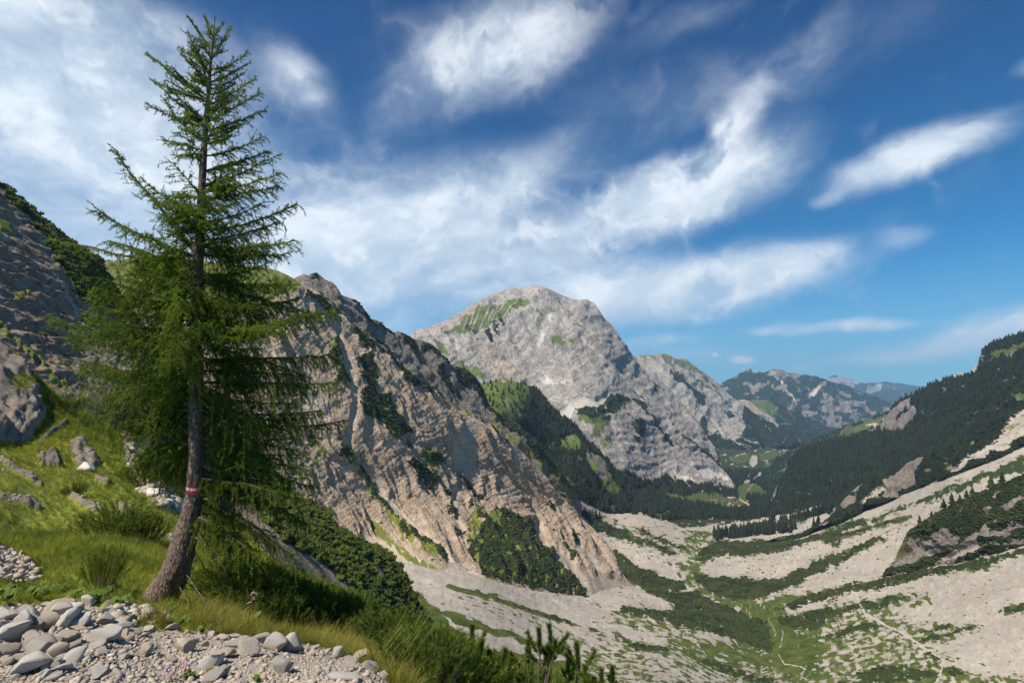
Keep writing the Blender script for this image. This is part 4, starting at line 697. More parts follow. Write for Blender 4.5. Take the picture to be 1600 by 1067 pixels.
def tpl_conifer(seed, tiers=7, sides=9):
    rg = np.random.default_rng(seed); Vs, Fs, o = [], [], 0
    for t in range(tiers):
        z0 = .08+.80*t/tiers; z1 = z0+.92/tiers*1.9; r = .21*(1-t/tiers)**.85+.02; th = np.arange(sides)*2*math.pi/sides+rg.random()*3
        rr = r*(.5+.8*rg.random(sides)); ring = np.stack([rr*np.cos(th), rr*np.sin(th), z0+.05*rg.normal(size=sides)/tiers*2], -1)
        Vs += [ring, [[0, 0, min(z1, 1.)]]]; i = np.arange(sides); Fs.append(np.stack([i, (i+1) % sides, np.full(sides, sides)], -1)+o); o += sides+1
    return np.concatenate(Vs), np.concatenate(Fs)
def tpl_lump(seed):
    rg = np.random.default_rng(seed); V, Fc = ICO[2]; V = V.copy(); n = fbm(V+seed*3.7, .45, 3, .7); V *= (1+.75*n)[:, None]; V[:, 2] = V[:, 2]*.55+.25; return V*.55, Fc
def tpl_bush_mid(seed, ns=34):
    rg = np.random.default_rng(seed); Vs, Fs, o = [], [], 0
    V, Fc = ICO[1]; V = V.copy()*np.array([.46, .46, .22])*(1+.25*rg.normal(size=(len(V), 1))); V[:, 2] += .12; Vs.append(V); Fs.append(Fc); o = len(V)
    for k in range(ns):
        a = rg.random()*6.283; r = .5*math.sqrt(rg.random()); b = np.array([r*math.cos(a), r*math.sin(a), .08+.12*rg.random()]); L = .30+.26*rg.random()-.2*r
        d = np.array([math.cos(a)*r*.9, math.sin(a)*r*.9, 1.]); d /= np.linalg.norm(d); ref = np.cross(d, [1., .3, 0]); ref /= np.linalg.norm(ref); re2 = np.cross(d, ref)
        s = 5; th = np.arange(s)*2*math.pi/s+rg.random()*6
        def ring(h, rad): return b+d*L*h+(np.cos(th)[:, None]*ref+np.sin(th)[:, None]*re2)*rad
        Vs += [ring(0., .045), ring(.45, .075*(.8+.5*rg.random())), [b+d*L*(1.05)]]
        i = np.arange(s); j = (i+1) % s; Fs += [np.stack([i, j, j+s], -1)+o, np.stack([i, j+s, i+s], -1)+o, np.stack([i+s, j+s, np.full(s, 2*s)], -1)+o]; o += 2*s+1
    return np.concatenate(Vs), np.concatenate(Fs)
def tpl_bush_near(seed, nsh=120, per=80, nl=.05, w=.0062):
    """dwarf pine, one metre wide: crooked stems that turn up into needle covered shoots"""
    rg = np.random.default_rng(seed); st, bases, axes = [], [], []
    for k in range(nsh):
        a = rg.random()*6.283; r = .5*rg.random()**.6; h = (.14+.34*rg.random())*(1.15-r*1.25)+.05
        tip = np.array([r*math.cos(a), r*math.sin(a), h]); L = .07+.10*rg.random(); d = np.array([math.cos(a)*.7*r*2, math.sin(a)*.7*r*2, .9])+rg.normal(size=3)*.28; d /= np.linalg.norm(d)
        b0 = np.array([tip[0]*.45, tip[1]*.45, -.05]); mid = np.array([tip[0]*.8, tip[1]*.8, h*.45]); top = tip+d*L
        st.append(([b0, mid, tip, top], [.005, .003, .002, .001]))
        t = np.linspace(-.9, 1., per)[:, None]; bases.append(np.where(t > 0, tip+d*L*t, tip+(mid-tip)*-t)); axes.append(np.repeat(d[None], per, 0))
    wood = tubes(st, 3); nd = needles(np.concatenate(bases), np.concatenate(axes), nl, w, .75, 1, rg)
    return wood, nd
def tpl_tuft(seed, n=18, h=1., lean=.5, w=.035, nseg=3):
    rg = np.random.default_rng(seed); Vs, Fs, o = [], [], 0
    for k in range(n):
        a = rg.random()*6.283; r = .22*math.sqrt(rg.random()); b = np.array([r*math.cos(a), r*math.sin(a), 0]); aa = a+rg.normal()*.7; L = h*(.55+.6*rg.random()); le = lean*(.4+rg.random())
        s = np.array([-math.sin(aa+rg.normal()), math.cos(aa), 0])*w*.5
        for q in range(nseg+1):
            t = q/nseg; p = b+np.array([math.cos(aa)*le*t*t*L, math.sin(aa)*le*t*t*L, L*t*(1-.3*t*le)])
            ww = 1-t*.95
            Vs += [p-s*ww, p+s*ww]
            if q < nseg: Fs.append([o, o+1, o+3, o+2]); o += 2
        o += 2
    return np.array(Vs), np.array(Fs)

# ---------------------------------------------------------------- scattering
def cells(sf):
    s = SURF[sf]
    if 'area' not in s:
        G = s['P']; a = G[1:, :-1]-G[:-1, :-1]; b = G[:-1, 1:]-G[:-1, :-1]; s['area'] = np.linalg.norm(np.cross(a, b), axis=2)
    return s
def scatter(sf, dens, chan=0, thr=.5, cond=None, rg=rng, maxn=60000, patch=None):
    """random world points on a surface where its cover mask is set; dens = plants per square metre"""
    s = cells(sf); M = s['M'][:-1, :-1, chan] if chan is not None else np.ones(s['area'].shape)
    U, V = s['U'][:-1, :-1], s['V'][:-1, :-1]
    n_ = fbm(s['P'][:-1, :-1]/(s['dep'][:-1, :-1, None]/F*(patch or 9)), 1, 3)*.45
    ok = (M+n_ > thr)
    if cond is not None: ok &= cond(U, V)
    lam = s['area']*dens*ok; tot = lam.sum()
    if tot > maxn: lam *= maxn/tot
    k = rg.poisson(lam); i, j = np.nonzero(k); rep = k[i, j]; i = np.repeat(i, rep); j = np.repeat(j, rep)
    a, b = rg.random(len(i))[:, None], rg.random(len(i))[:, None]; G = s['P']
    p = (G[i, j]*(1-a)+G[i+1, j]*a)*(1-b)+(G[i, j+1]*(1-a)+G[i+1, j+1]*a)*b
    return p, s['dep'][i, j], U[i, j], V[i, j]
def gn_instances(name, pts, rot, scl, template, label=None, kind='stuff', parent=None):
    o = mk(name, pts, [], None, parent); attr(o, 'rot', rot, 'FLOAT_VECTOR'); attr(o, 'scl', scl, 'FLOAT_VECTOR')
    ng = bpy.data.node_groups.new(name, 'GeometryNodeTree'); ng.interface.new_socket('Geometry', in_out='INPUT', socket_type='NodeSocketGeometry'); ng.interface.new_socket('Geometry', in_out='OUTPUT', socket_type='NodeSocketGeometry')
    N = ng.nodes; L = ng.links; gi = N.new('NodeGroupInput'); go = N.new('NodeGroupOutput'); ip = N.new('GeometryNodeInstanceOnPoints'); ob = N.new('GeometryNodeObjectInfo'); ob.inputs['Object'].default_value = template; ob.inputs['As Instance'].default_value = True
    a1 = N.new('GeometryNodeInputNamedAttribute'); a1.data_type = 'FLOAT_VECTOR'; a1.inputs[0].default_value = 'rot'; e2r = N.new('FunctionNodeEulerToRotation')
    a2 = N.new('GeometryNodeInputNamedAttribute'); a2.data_type = 'FLOAT_VECTOR'; a2.inputs[0].default_value = 'scl'
    L.new(gi.outputs[0], ip.inputs['Points']); L.new(ob.outputs['Geometry'], ip.inputs['Instance']); L.new(a1.outputs[0], e2r.inputs[0]); L.new(e2r.outputs[0], ip.inputs['Rotation']); L.new(a2.outputs[0], ip.inputs['Scale']); L.new(ip.outputs[0], go.inputs[0])
    md = o.modifiers.new('scatter', 'NODES'); md.node_group = ng
    if kind: o['kind'] = kind
    if label: o['label'] = label
    return o
def rots(n, tilt=.12, rg=rng): return np.stack([rg.normal(size=n)*tilt, rg.normal(size=n)*tilt, rg.random(n)*6.283], -1)
def tpl_obj(name, VF, mat, smooth=False): return mk(name, VF[0], VF[1], mat, link=False, smooth=smooth)
TC = [tpl_obj('conifer_template', tpl_conifer(k, 7+k % 2, 9), M_far) for k in range(3)]
TL = [tpl_obj('scrub_template', tpl_lump(k), M_scrub) for k in range(3)]
TLD = [tpl_obj('scrub_template', tpl_lump(k), M_far) for k in range(3)]
TB = [tpl_obj('pine_template', tpl_bush_mid(k), M_pine) for k in range(3)]
def multi(name, pts, sc, tpls, label, tilt=.12, squash=None, kind='stuff'):
    """one stuff object per template"""
    n = len(pts); w = rng.integers(0, len(tpls), n)
    for k, t in enumerate(tpls):
        s = w == k
        if not s.any(): continue
        m_ = s.sum(); scl = np.repeat(sc[s][:, None], 3, 1)*(1+.18*rng.normal(size=(m_, 3))).clip(.6, 1.5)
        if squash: scl[:, 2] *= squash
        gn_instances(name, pts[s], rots(m_, tilt), scl, t, label)
def sink(p, a): p = p.copy(); p[:, 2] -= a; return p

# dwarf pine scrub on the valley floor and on the mountains
con_cut = lambda U, V: V > 826
p, d, u, v = scatter('valley_floor', .075, 0, .42, con_cut, maxn=42000); multi('dwarf_pine_scrub', sink(p, .3), (1.7+1.6*rng.random(len(p)))*np.clip(d/600, .8, 1.7), TL, 'dark dwarf pine scrub in bands across the pale scree fans', squash=.8)
p2, d2, u2, v2 = scatter('valley_floor', .0024, None, .5, lambda U, V: (V > 815) & ((U > 860) | (V > 930)), maxn=6000, patch=30); multi('scattered_scrub', sink(p2, .2), (.8+1.6*rng.random(len(p2))**2)*np.clip(d2/600, .7, 1.8), TL, 'small dark scrub dotted over the scree and grass of the valley', squash=.8)
p, d, u, v = scatter('cliff_mountain', .12, 0, .5, lambda U, V: U > 380, maxn=16000); multi('dwarf_pine_scrub', sink(p, .4), (2.2+2.2*rng.random(len(p)))*np.clip(d/800, .7, 1.4), TL, 'dark dwarf pine scrub in patches on the pale cliff', squash=.9)
p, d, u, v = scatter('cliff_mountain', .0016, None, .5, lambda U, V: U > 440, maxn=2600, patch=40); multi('scattered_scrub', sink(p, .3), (1.2+1.6*rng.random(len(p))**2), TL, 'lone dark bushes dotted over the pale cliff')
p, d, u, v = scatter('brown_peak_ridge', .05, 0, .5, maxn=9000); multi('dwarf_pine_scrub', sink(p, .4), 3+3*rng.random(len(p)), TL, 'dark dwarf pine scrub on the brown peaked ridge')
p, d, u, v = scatter('pine_outcrop', .10, 0, .5, maxn=12000); multi('dwarf_pine_scrub', sink(p, .3), 1.6+2.*rng.random(len(p)), TL, 'dark dwarf pine scrub on the rocky outcrop at right', squash=.8)
p, d, u, v = scatter('right_rib', .05, 0, .5, maxn=12000); multi('dwarf_pine_scrub', sink(p, .5), 2.6+3*rng.random(len(p)), TLD, 'dark dwarf pine scrub on the rib above the scree', squash=.9)
# woods
fr = lambda U, V: (V > 690-(U-1250)*.12) | (rng.random(U.shape) < .35)
p, d, u, v = scatter('right_forest_mountain', .022, 0, .45, fr, maxn=34000); hh = (7+14*rng.random(len(p))**1.4)*np.clip(1.25-(u-1350)/700, .7, 1.2); multi('spruce_wood', sink(p, 1.), hh, TC, 'dark spruce wood covering the mountain at right', tilt=.02)
p, d, u, v = scatter('right_forest_mountain', .012, 0, .45, maxn=16000); multi('dwarf_pine_scrub', sink(p, .5), 5+4*rng.random(len(p)), TLD, 'dark scrub between the spruces at right', squash=.8)
p, d, u, v = scatter('forested_spur', .03, 0, .5, maxn=12000); multi('spruce_wood', sink(p, 1.), 11+9*rng.random(len(p)), TC, 'dark spruce wood on the spur below the great mountain', tilt=.02)
p, d, u, v = scatter('great_limestone_mountain', .016, 0, .5, lambda U, V: (V > 700), maxn=14000); multi('spruce_wood', sink(p, 1.), 12+9*rng.random(len(p)), TC, 'dark spruce wood along the foot of the great mountain', tilt=.02)
p, d, u, v = scatter('great_limestone_mountain', .01, 0, .5, lambda U, V: (V < 700), maxn=6000); multi('dwarf_pine_scrub', sink(p, .5), 6+5*rng.random(len(p)), TL, 'dark scrub on the shoulder of the great mountain', squash=.8)
p, d, u, v = scatter('valley_floor', .02, 0, .5, lambda U, V: (V < 812) & (V > 700) & (U < 1300) & (V > 735), maxn=22000); multi('spruce_wood', sink(p, 1.), 13+10*rng.random(len(p)), TC, 'dark spruce wood on the valley floor around the meadows', tilt=.02)
p, d, u, v = scatter('valley_floor', .012, 0, .5, lambda U, V: (V >= 812) & (V < 830), maxn=5000); multi('dwarf_pine_scrub', sink(p, .5), 4+4*rng.random(len(p)), TL, 'low dark scrub on the valley floor below the farm', squash=.8)
p, d, u, v = scatter('green_side_ridge', .006, 0, .5, maxn=6000); multi('spruce_wood', sink(p, 1.), 12+9*rng.random(len(p)), TC, 'spruces over the green side ridge', tilt=.02)
p, d, u, v = scatter('pale_valley_mountain', .004, 0, .6, maxn=9000); multi('spruce_wood', sink(p, 1.), 16+12*rng.random(len(p)), TC, 'spruce wood low on the pale mountain down the valley', tilt=.02)
p, d, u, v = scatter('far_forest_hill', .003, 0, .6, maxn=7000); multi('spruce_wood', sink(p, 1.), 18+14*rng.random(len(p)), TC, 'spruce wood on the far green hill', tilt=.02)
# the pine ridge at left
p, d, u, v = scatter('left_rib', .42, 0, .5, lambda U, V: (U > 250) | (V < 520), maxn=15000); multi('dwarf_pine_thicket', sink(p, .15), 1.5+1.3*rng.random(len(p)), TB, 'dense dwarf pine thicket on the ridge running down to the right', tilt=.15, squash=.9)
p, d, u, v = scatter('left_rib', .012, None, .5, lambda U, V: (V > 420), maxn=500); multi('scattered_scrub', sink(p, .1), .5+.8*rng.random(len(p)), TB, 'small pine bushes dotted over the left cliff and gully')

# ---------------------------------------------------------------- single trees large enough to tell apart
def conifer_tree(x, y, z, h, seed, label, group=None, cat='tree', name='spruce_tree', mat=M_far, width=1.):
    V, Fc = tpl_conifer(seed, 10, 11); V = V*[width, width, 1]
    t = empty(name, (x, y, z-.02*h)); tag(t, label, cat, group)
    mk('crown', V*h, Fc, mat, t, smooth=False); tv, tf = tubes([([[0, 0, 0], [0, 0, .3*h]], [.018*h, .012*h])], 5); mk('trunk', tv, tf, M_stem, t); return t
def copy_tree(o, parent=None):
    c = o.copy(); COL.objects.link(c); c.parent = parent
    for ch in o.children: copy_tree(ch, c)
    return c
protos = [conifer_tree(0, 0, 0, 1., 40+k, 'tall dark spruce in the long clump on the valley floor', 'spruces of the clump on the valley floor') for k in range(4)]
rr = np.random.default_rng(5)
cl = [(1116+128*rr.random()**1.0, 0) for _ in range(150)]
for i, (uu, _) in enumerate(cl):
    t = rr.random(); vv = 846-(uu-1116)*.10-t*13
    q = ground('valley_floor', uu, vv)[0]; h = (26+12*rr.random())*(1-.35*max(0, (uu-1200)/45)) if True else 0
    o = protos[i] if i < 4 else copy_tree(protos[i % 4])
    o.location = (q[0], q[1], q[2]-.5); s_ = h; o.scale = (s_, s_, s_); o.rotation_euler = (0, 0, rr.random()*6)
p, d, u, v = scatter('forested_spur', .0016, 1, .6, lambda U, V: (V < 700), maxn=110)
for i in range(len(p)):
    o = copy_tree(protos[i % 4]); o.location = (p[i, 0], p[i, 1], p[i, 2]-1); s_ = 12+8*rr.random(); o.scale = (s_*1.15, s_*1.15, s_); o.rotation_euler = (0, 0, rr.random()*6); tag(o, 'dark spruce scattered over the bright green slope of the spur below the great mountain', 'tree', 'spruces scattered on the green spur')
for k, (uu, vv, h, lab) in enumerate([(1477,794,15,'feathery dark tree topmost on the pine outcrop, leftmost of its ridge line'),(1490,789,17,'tall dark tree second along the crest of the pine outcrop'),(1503,785,11,'small dark tree third along the crest of the pine outcrop'),(1514,779,12,'dark tree on the crest of the pine outcrop before the crest bends'),(1522,775,14,'dark tree right of the middle of the pine outcrop crest'),
      (1551,763,17,'tall pale green tree alone on the upper crest of the pine outcrop'),(1570,756,15,'dark tree highest on the crest of the pine outcrop'),(1441,815,13,'dark tree at the lower left end of the outcrop crest'),(1458,806,9,'short dark tree low on the outcrop crest'),(1517,800,16,'tall dark tree below the crest of the pine outcrop, among the scrub'),(1497,808,15,'dark tree standing in the scrub under the outcrop crest'),(1472,822,14,'dark tree in the scrub above the bare outcrop rocks')]):
    q = ground('pine_outcrop', uu, vv+2)[0]; conifer_tree(q[0], q[1], q[2], h, 70+k, lab, name='larch_tree', mat=M_scrub, width=1.25)
for k, (uu, vv, h, lab) in enumerate([(1272,826,30,'dark spruce left of a pair on the small grey scree tongue'),(1279,823,34,'taller dark spruce right of a pair on the small grey scree tongue'),(1210,812,26,'lone dark spruce at the edge of the long grey scree fan'),(1024,806,18,'dark spruce at the left end of the small meadow')]):
    q = ground('valley_floor', uu, vv)[0]; conifer_tree(q[0], q[1], q[2], h, 90+k, lab)
for k, (uu, vv) in enumerate([(768,610),(775,618),(784,622),(793,612),(764,630),(783,634),(785,640),(768,640),(806,606),(812,604),(818,604)]):
    q = ground('forested_spur', uu, vv)[0]; o = conifer_tree(q[0], q[1], q[2], 15+(k*7 % 5)*1.6, 110+k, 'dark spruce standing on the bright green knoll of the spur', 'spruces on the green knoll')
# ---------------------------------------------------------------- the larch
YT = 5.97
def Py(u, v, y=YT):
    a, b = (u-CX)/F, (CY-v)/F; d = y/(FW[1]+b*UP[1]); return d*(a*RT+FW+b*UP)
PX = 6/F
tr = [(246,942,30),(252,934,28),(262,915,26),(272,896,24),(282,868,21.5),(290,840,19),(296,812,16.5),(300,790,15),(304,770,13.5),(306,750,12.8),(307,700,12.5),(306,620,12),(305,540,10.5),(308,480,9.5),(311,400,8),(313,340,7),(316,280,6.3),(319,230,5.2),(323,180,4.2),(328,110,3),(333,60,1.7),(336,24,.7)]
trv = np.array([t[1] for t in tr])[::-1]; tru = np.array([t[0] for t in tr])[::-1]; trw = np.array([t[2] for t in tr])[::-1]
def trunk_at(v): return Py(np.interp(v, trv, tru), v), float(np.interp(v, trv, trw))*PX*.84
gb = ground('near_slope', 255, 934)[0]
larch = empty('larch_tree', tuple(Py(250, 938))); tag(larch, 'tall bent larch with a red and white trail mark painted on its trunk', 'tree')
LB = np.array(larch.location)
M_bark = bpy.data.materials.new('larch_bark'); M_bark.use_nodes = True; g = NT(M_bark.node_tree)
po = g.n('ShaderNodeTexCoord').outputs['Object']; mp = g.n('ShaderNodeMapping', Vector=po); mp.inputs['Scale'].default_value = (1, 1, .38)
vo = g.n('ShaderNodeTexVoronoi', Vector=g.vm('ADD', mp.outputs[0], g.vm('SCALE', g.n('ShaderNodeTexNoise', Vector=po, Scale=25.).outputs[1], scale=.03)), Scale=48.); n1 = g.noise(po, 30, 6, .65); n2 = g.noise(po, 140, 4, .6)
hh_ = g.m('ADD', g.m('MULTIPLY', g.m('SUBTRACT', 1., vo.outputs['Distance']), .6), g.m('MULTIPLY', n1, .5))
bc = g.mix(g.smooth(vo.outputs['Distance'], .1, .75), (.24,.165,.125), (.06,.04,.032)); bc = g.mix(g.smooth(n2, .5, .72, 0, .7), bc, (.33,.24,.19)); bc = g.mix(g.smooth(n1, .5, .7, 0, .4), bc, (.13,.085,.065))
b = g.n('ShaderNodeBsdfPrincipled', Base_Color=bc, Roughness=.9, Normal=g.n('ShaderNodeBump', Strength=.9, Distance=.02, Height=hh_).outputs[0]); g.n('ShaderNodeOutputMaterial', Surface=b.outputs[0])
vs = np.r_[np.linspace(956, 700, 130), np.linspace(698, 24, 110)]
cen = np.stack([Py(np.interp(v, trv, tru), v) for v in vs]); rad = np.array([np.interp(v, trv, trw) for v in vs])*PX*.84
cen[vs > 942] += (vs[vs > 942]-942)[:, None]*PX*np.array([-.25, 0, -.2])
sd_ = 36; tg = np.gradient(cen, axis=0); tg /= np.linalg.norm(tg, axis=1)[:, None]; A1 = np.cross(tg, [0, 1., 0]); A1 /= np.linalg.norm(A1, axis=1)[:, None]; A2 = np.cross(A1, tg)
th = np.arange(sd_)*2*math.pi/sd_
rg_ = cen[:, None]+rad[:, None, None]*(A1[:, None]*np.cos(th)[None, :, None]-A2[:, None]*np.sin(th)[None, :, None])
q = rg_*np.array([1, 1, .35])
dsp = fbm(q, .028, 4, .6, True)*.0055+fbm(rg_, .25, 2)*.014; dsp *= np.clip(rad/.07, .15, 1.6)[:, None]
rg_ += (rg_-cen[:, None])/np.maximum(rad, 1e-4)[:, None, None]*dsp[..., None]
n = len(vs); i = np.arange(n-1)[:, None]*sd_; j = np.arange(sd_)[None]; k = (j+1) % sd_
mk('trunk', (rg_-LB).reshape(-1, 3), np.stack([i+j, i+j+sd_, i+k+sd_, i+k], -1).reshape(-1, 4), M_bark, larch)
# painted trail mark: red, white, red
def stripe(name, va, vb, mat):
    rows, cols = 7, 22; V = []
    for r in range(rows):
        for c in range(cols):
            th_ = math.pi*(.24+.60*c/(cols-1)); jag = .9*math.sin(c*1.9+va)+.6*math.sin(c*4.1+vb)
            v = va+(vb-va)*r/(rows-1)+(jag*.55 if r in (0, rows-1) else 0)-1.6*(c/(cols-1)-.5)*-1
            c0, r0 = trunk_at(v); t0 = trunk_at(v-2)[0]-trunk_at(v+2)[0]; t0 /= np.linalg.norm(t0); a1 = np.cross(t0, [0, 1., 0]); a1 /= np.linalg.norm(a1); a2 = np.cross(a1, t0)
            V.append(c0+(r0*1.0+.0115)*(a1*math.cos(th_)*1.-a2*math.sin(th_)))
    V = np.array(V); ctr = V.mean(0)
    if ctr[1] > YT: # facing away: mirror to the camera side
        V[:, 1] = 2*YT-V[:, 1]
    i = (np.arange(rows-1)[:, None]*cols+np.arange(cols-1)[None]).ravel()
    mk(name, V-LB, np.stack([i, i+1, i+1+cols, i+cols], -1), mat, larch)
def paint_mat(name, c0, c1):
    m = bpy.data.materials.new(name); m.use_nodes = True; g = NT(m.node_tree); po = g.n('ShaderNodeTexCoord').outputs['Object']; n = g.noise(po, 70, 6, .7); n2 = g.noise(po, 25, 4, .6)
    c = g.mix(g.smooth(n2, .35, .65), c0, c1); c = g.mix(g.smooth(n, .53, .60, 0, .9), c, (.10,.07,.055)); b = g.n('ShaderNodeBsdfPrincipled', Base_Color=c, Roughness=.8, Normal=g.n('ShaderNodeBump', Strength=1., Distance=.012, Height=n).outputs[0]); g.n('ShaderNodeOutputMaterial', Surface=b.outputs[0]); return m
M_red = paint_mat('red_paint', (.40,.014,.018), (.24,.012,.014)); M_white = paint_mat('white_paint', (.62,.58,.54), (.42,.39,.36))
stripe('red_stripe', 754.3, 759.8, M_red); stripe('white_stripe', 760, 764.6, M_white); stripe('red_stripe', 764.8, 770.2, M_red)

rl = np.random.default_rng(11)
extL = ([24,60,90,110,150,200,235,270,320,370,420,470,520,580,640,690,730,770,900], [6,36,68,92,88,70,44,52,105,125,130,150,160,165,145,115,70,16,10])
extR = ([24,60,90,130,200,240,300,340,400,450,500,560,620,680,740,800,860,900], [6,34,60,84,98,108,110,135,135,155,172,180,190,190,175,165,150,120])
def make_branch(v0, tip=None, phi=None, ln=None, e0=0., e1=0., hang=.5, dens=1., twl=.25, bare=False, thick=1., via=None):
    s0, r0 = trunk_at(v0); m_ = 12; t = np.linspace(0, 1, m_)[:, None]
    if tip is not None:
        tp = Py(tip[0], tip[1], YT+tip[2]); ctrl = (s0+tp)/2
        if via is not None: ctrl = 2*Py(via[0], via[1], YT+tip[2]*.5)-(s0+tp)/2
        else: ctrl = ctrl+np.array([0, 0, e0])
        pts = s0*(1-t)**2+ctrl*2*t*(1-t)+tp*t*t
        ln = np.linalg.norm(np.diff(pts, axis=0), axis=1).sum()
    else:
        el = e0+(e1-e0)*t[:, 0]; step = ln/(m_-1); d = np.stack([np.cos(el)*math.cos(phi), np.cos(el)*math.sin(phi), np.sin(el)], -1); pts = s0+np.cumsum(np.r_[[[0, 0, 0]], d[:-1]*step], 0)
    pts = pts+np.cumsum(rl.normal(size=(m_, 3))*.006*ln, 0)
    rb = (.0045+.0085*ln)*thick*np.linspace(1, .12, m_)**.8
    wood = [(pts, rb)]; bases, axes, lens = [], [], []
    tgb = np.gradient(pts, axis=0); tgb /= np.linalg.norm(tgb, axis=1)[:, None]
    nt = int(ln/.025*dens)+3
    for q in range(nt):
        s = .08+.92*(q+rl.random())/nt; f = s*(m_-1); i0 = min(int(f), m_-2); p0 = pts[i0]*(1-(f-i0))+pts[i0+1]*(f-i0); tb = tgb[i0]
        side = np.cross(tb, [0, 0, 1.]); side /= max(np.linalg.norm(side), 1e-6); side *= 1 if q % 2 else -1
        hz = hang*(.5+rl.random()); L = twl*(.35+.85*rl.random())*(1.15-.55*s)*(1 if not bare else .5)
        d0 = side*(.75+.3*rl.normal())+tb*(.55+.3*rl.random())+np.array([0, 0, (.25-hz*.35)+.25*rl.normal()]); d0 /= np.linalg.norm(d0)
        k_ = 5; tt = np.linspace(0, 1, k_)[:, None]; tp_ = p0+d0*L*tt*(1-.35*hz*tt)+np.array([0, 0, -1.])*L*hz*1.05*tt**1.6+rl.normal(size=(k_, 3))*.008*tt
        wood.append((tp_, .0022*np.linspace(1, .5, k_)))
        if bare and rl.random() < .75: continue
        nn = max(3, int(L/.0135)); ss = (np.arange(nn)+rl.random(nn)*.5)/nn*(k_-1); ii = np.minimum(ss.astype(int), k_-2); fr_ = (ss-ii)[:, None]
        bases.append(tp_[ii]*(1-fr_)+tp_[ii+1]*fr_); axes.append((tp_[ii+1]-tp_[ii])/np.linalg.norm(tp_[ii+1]-tp_[ii], axis=1)[:, None]); lens.append(np.full(nn, .019+.006*rl.random()))
        # short side shoots
        if L > .1 and not bare:
            for w_ in range(int(L/.065)):
                fi = rl.random()*(k_-1.01); i1 = int(fi); pb = tp_[i1]*(1-fi+i1)+tp_[i1+1]*(fi-i1); dd = rl.normal(size=3)*.8+d0*.5+np.array([0, 0, .2-.9*hz]); dd /= np.linalg.norm(dd); l2 = L*(.22+.25*rl.random()); n2_ = max(2, int(l2/.014))
                bases.append(pb+dd*l2*np.linspace(.1, 1, n2_)[:, None]); axes.append(np.repeat(dd[None], n2_, 0)); lens.append(np.full(n2_, .019)); wood.append((np.array([pb, pb+dd*l2]), np.array([.0016, .0009])))
    if not bare: # spur shoots along the limb
        nn = int(ln/.02); f = np.linspace(.2, .999, nn)*(m_-1); ii = f.astype(int); fr_ = (f-ii)[:, None]; bases.append(pts[ii]*(1-fr_)+pts[np.minimum(ii+1, m_-1)]*fr_); axes.append(tgb[ii]*.3+np.array([0, 0, 1.])); lens.append(np.full(nn, .022))
    wv_, wf = tubes(wood[:1], 6); tv, tf = tubes(wood[1:], 3); br = mk('branch', np.r_[wv_, tv]-LB, [np.r_[wf, tf+len(wv_)]], M_twig if not bare else M_bark, larch)
    if bases:
        nv, nf_ = needles(np.concatenate(bases), np.concatenate(axes), np.concatenate(lens), .0060, .95, 6, rl); nd = mk('needles', nv-LB, nf_, M_larch, br, smooth=False); nd['kind'] = 'stuff'
    return br
maj = [ # start v, tip (u, v, depth), sag, hang, density, twig length
 (400,(184,230,.1),-.10,.35,1.1,.22),(402,(152,328,-.2),-.10,.45,1.2,.26),(412,(172,384,.3),-.04,.5,1.2,.26),(418,(80,368,.3),-.12,.55,.55,.20),(528,(85,487,-.1),-.28,.55,.85,.28),(575,(118,560,.4),-.1,.7,1.,.34),
 (600,(142,634,.0),.10,1.1,.9,.42),(640,(150,650,-.1),.12,1.0,.8,.38),(680,(182,672,.0),.10,1.0,.7,.34),(505,(110,520,.5),-.1,.6,1.,.3),
 (360,(462,322,.1),-.12,.4,1.2,.26),(385,(458,372,-.2),-.10,.5,1.2,.28),(400,(450,392,.3),-.06,.5,1.2,.28),(440,(502,498,.3),.02,.7,1.1,.34),(515,(518,484,-.2),-.16,.6,1.2,.32),(560,(525,566,.2),-.05,.8,1.2,.36),(600,(520,600,-.3),-.04,.8,1.2,.36),
 (645,(540,652,.0),-.18,.8,1.2,.34),(640,(500,640,.5),-.1,.9,1.2,.38),(690,(482,742,-.2),-.02,.9,1.1,.38),(700,(495,762,.2),-.02,.9,1.1,.38),(735,(470,820,.1),.05,.9,1.1,.4),(770,(465,868,-.1),.10,.9,1.,.38),(790,(440,905,.1),.08,1.,1.,.4),(800,(400,880,-.3),.08,1.,.9,.34),(745,(440,770,-.4),.0,.9,1.,.36),(808,(375,868,.3),.05,1.,.9,.34),(780,(430,850,.35),.05,1.,1.,.38),
 (150,(231,88,.0),-.06,.15,1.2,.14),(160,(238,125,.2),-.05,.2,1.2,.15),(150,(262,104,-.2),-.03,.2,1.2,.15),(200,(234,165,.0),-.05,.25,1.1,.16),(225,(252,160,.3),-.05,.2,1.,.15),(235,(254,218,-.1),.0,.4,1.1,.18),(240,(276,246,.1),.03,.6,1.,.16),
 (80,(295,30,.0),-.01,.1,1.2,.10),(60,(319,26,.05),0,.1,1.2,.06),(62,(351,35,0),0,.1,1.2,.06),(95,(363,43,.0),-.02,.15,1.3,.10),(120,(387,80,.0),-.03,.2,1.2,.13),(130,(391,98,.2),-.03,.2,1.2,.13),(165,(400,124,.0),-.04,.25,1.2,.16),(190,(408,144,-.1),-.04,.25,1.2,.17),(205,(412,171,.2),-.03,.3,1.2,.18),(245,(409,213,.0),-.04,.35,1.2,.2),(270,(418,240,.2),-.05,.35,1.2,.2),(290,(435,242,.0),-.07,.3,1.2,.2),(300,(440,272,-.2),-.05,.4,1.2,.22),(310,(433,292,.2),-.04,.4,1.2,.22),(120,(296,70,.1),-.02,.15,1.2,.1)]
for v0, tip, sag, hang, dn, tw in maj: make_branch(v0, tip=tip, e0=sag, hang=hang*(.75 if v0 > 650 else 1), dens=dn*1.1, twl=tw*(.8 if v0 > 680 else 1))
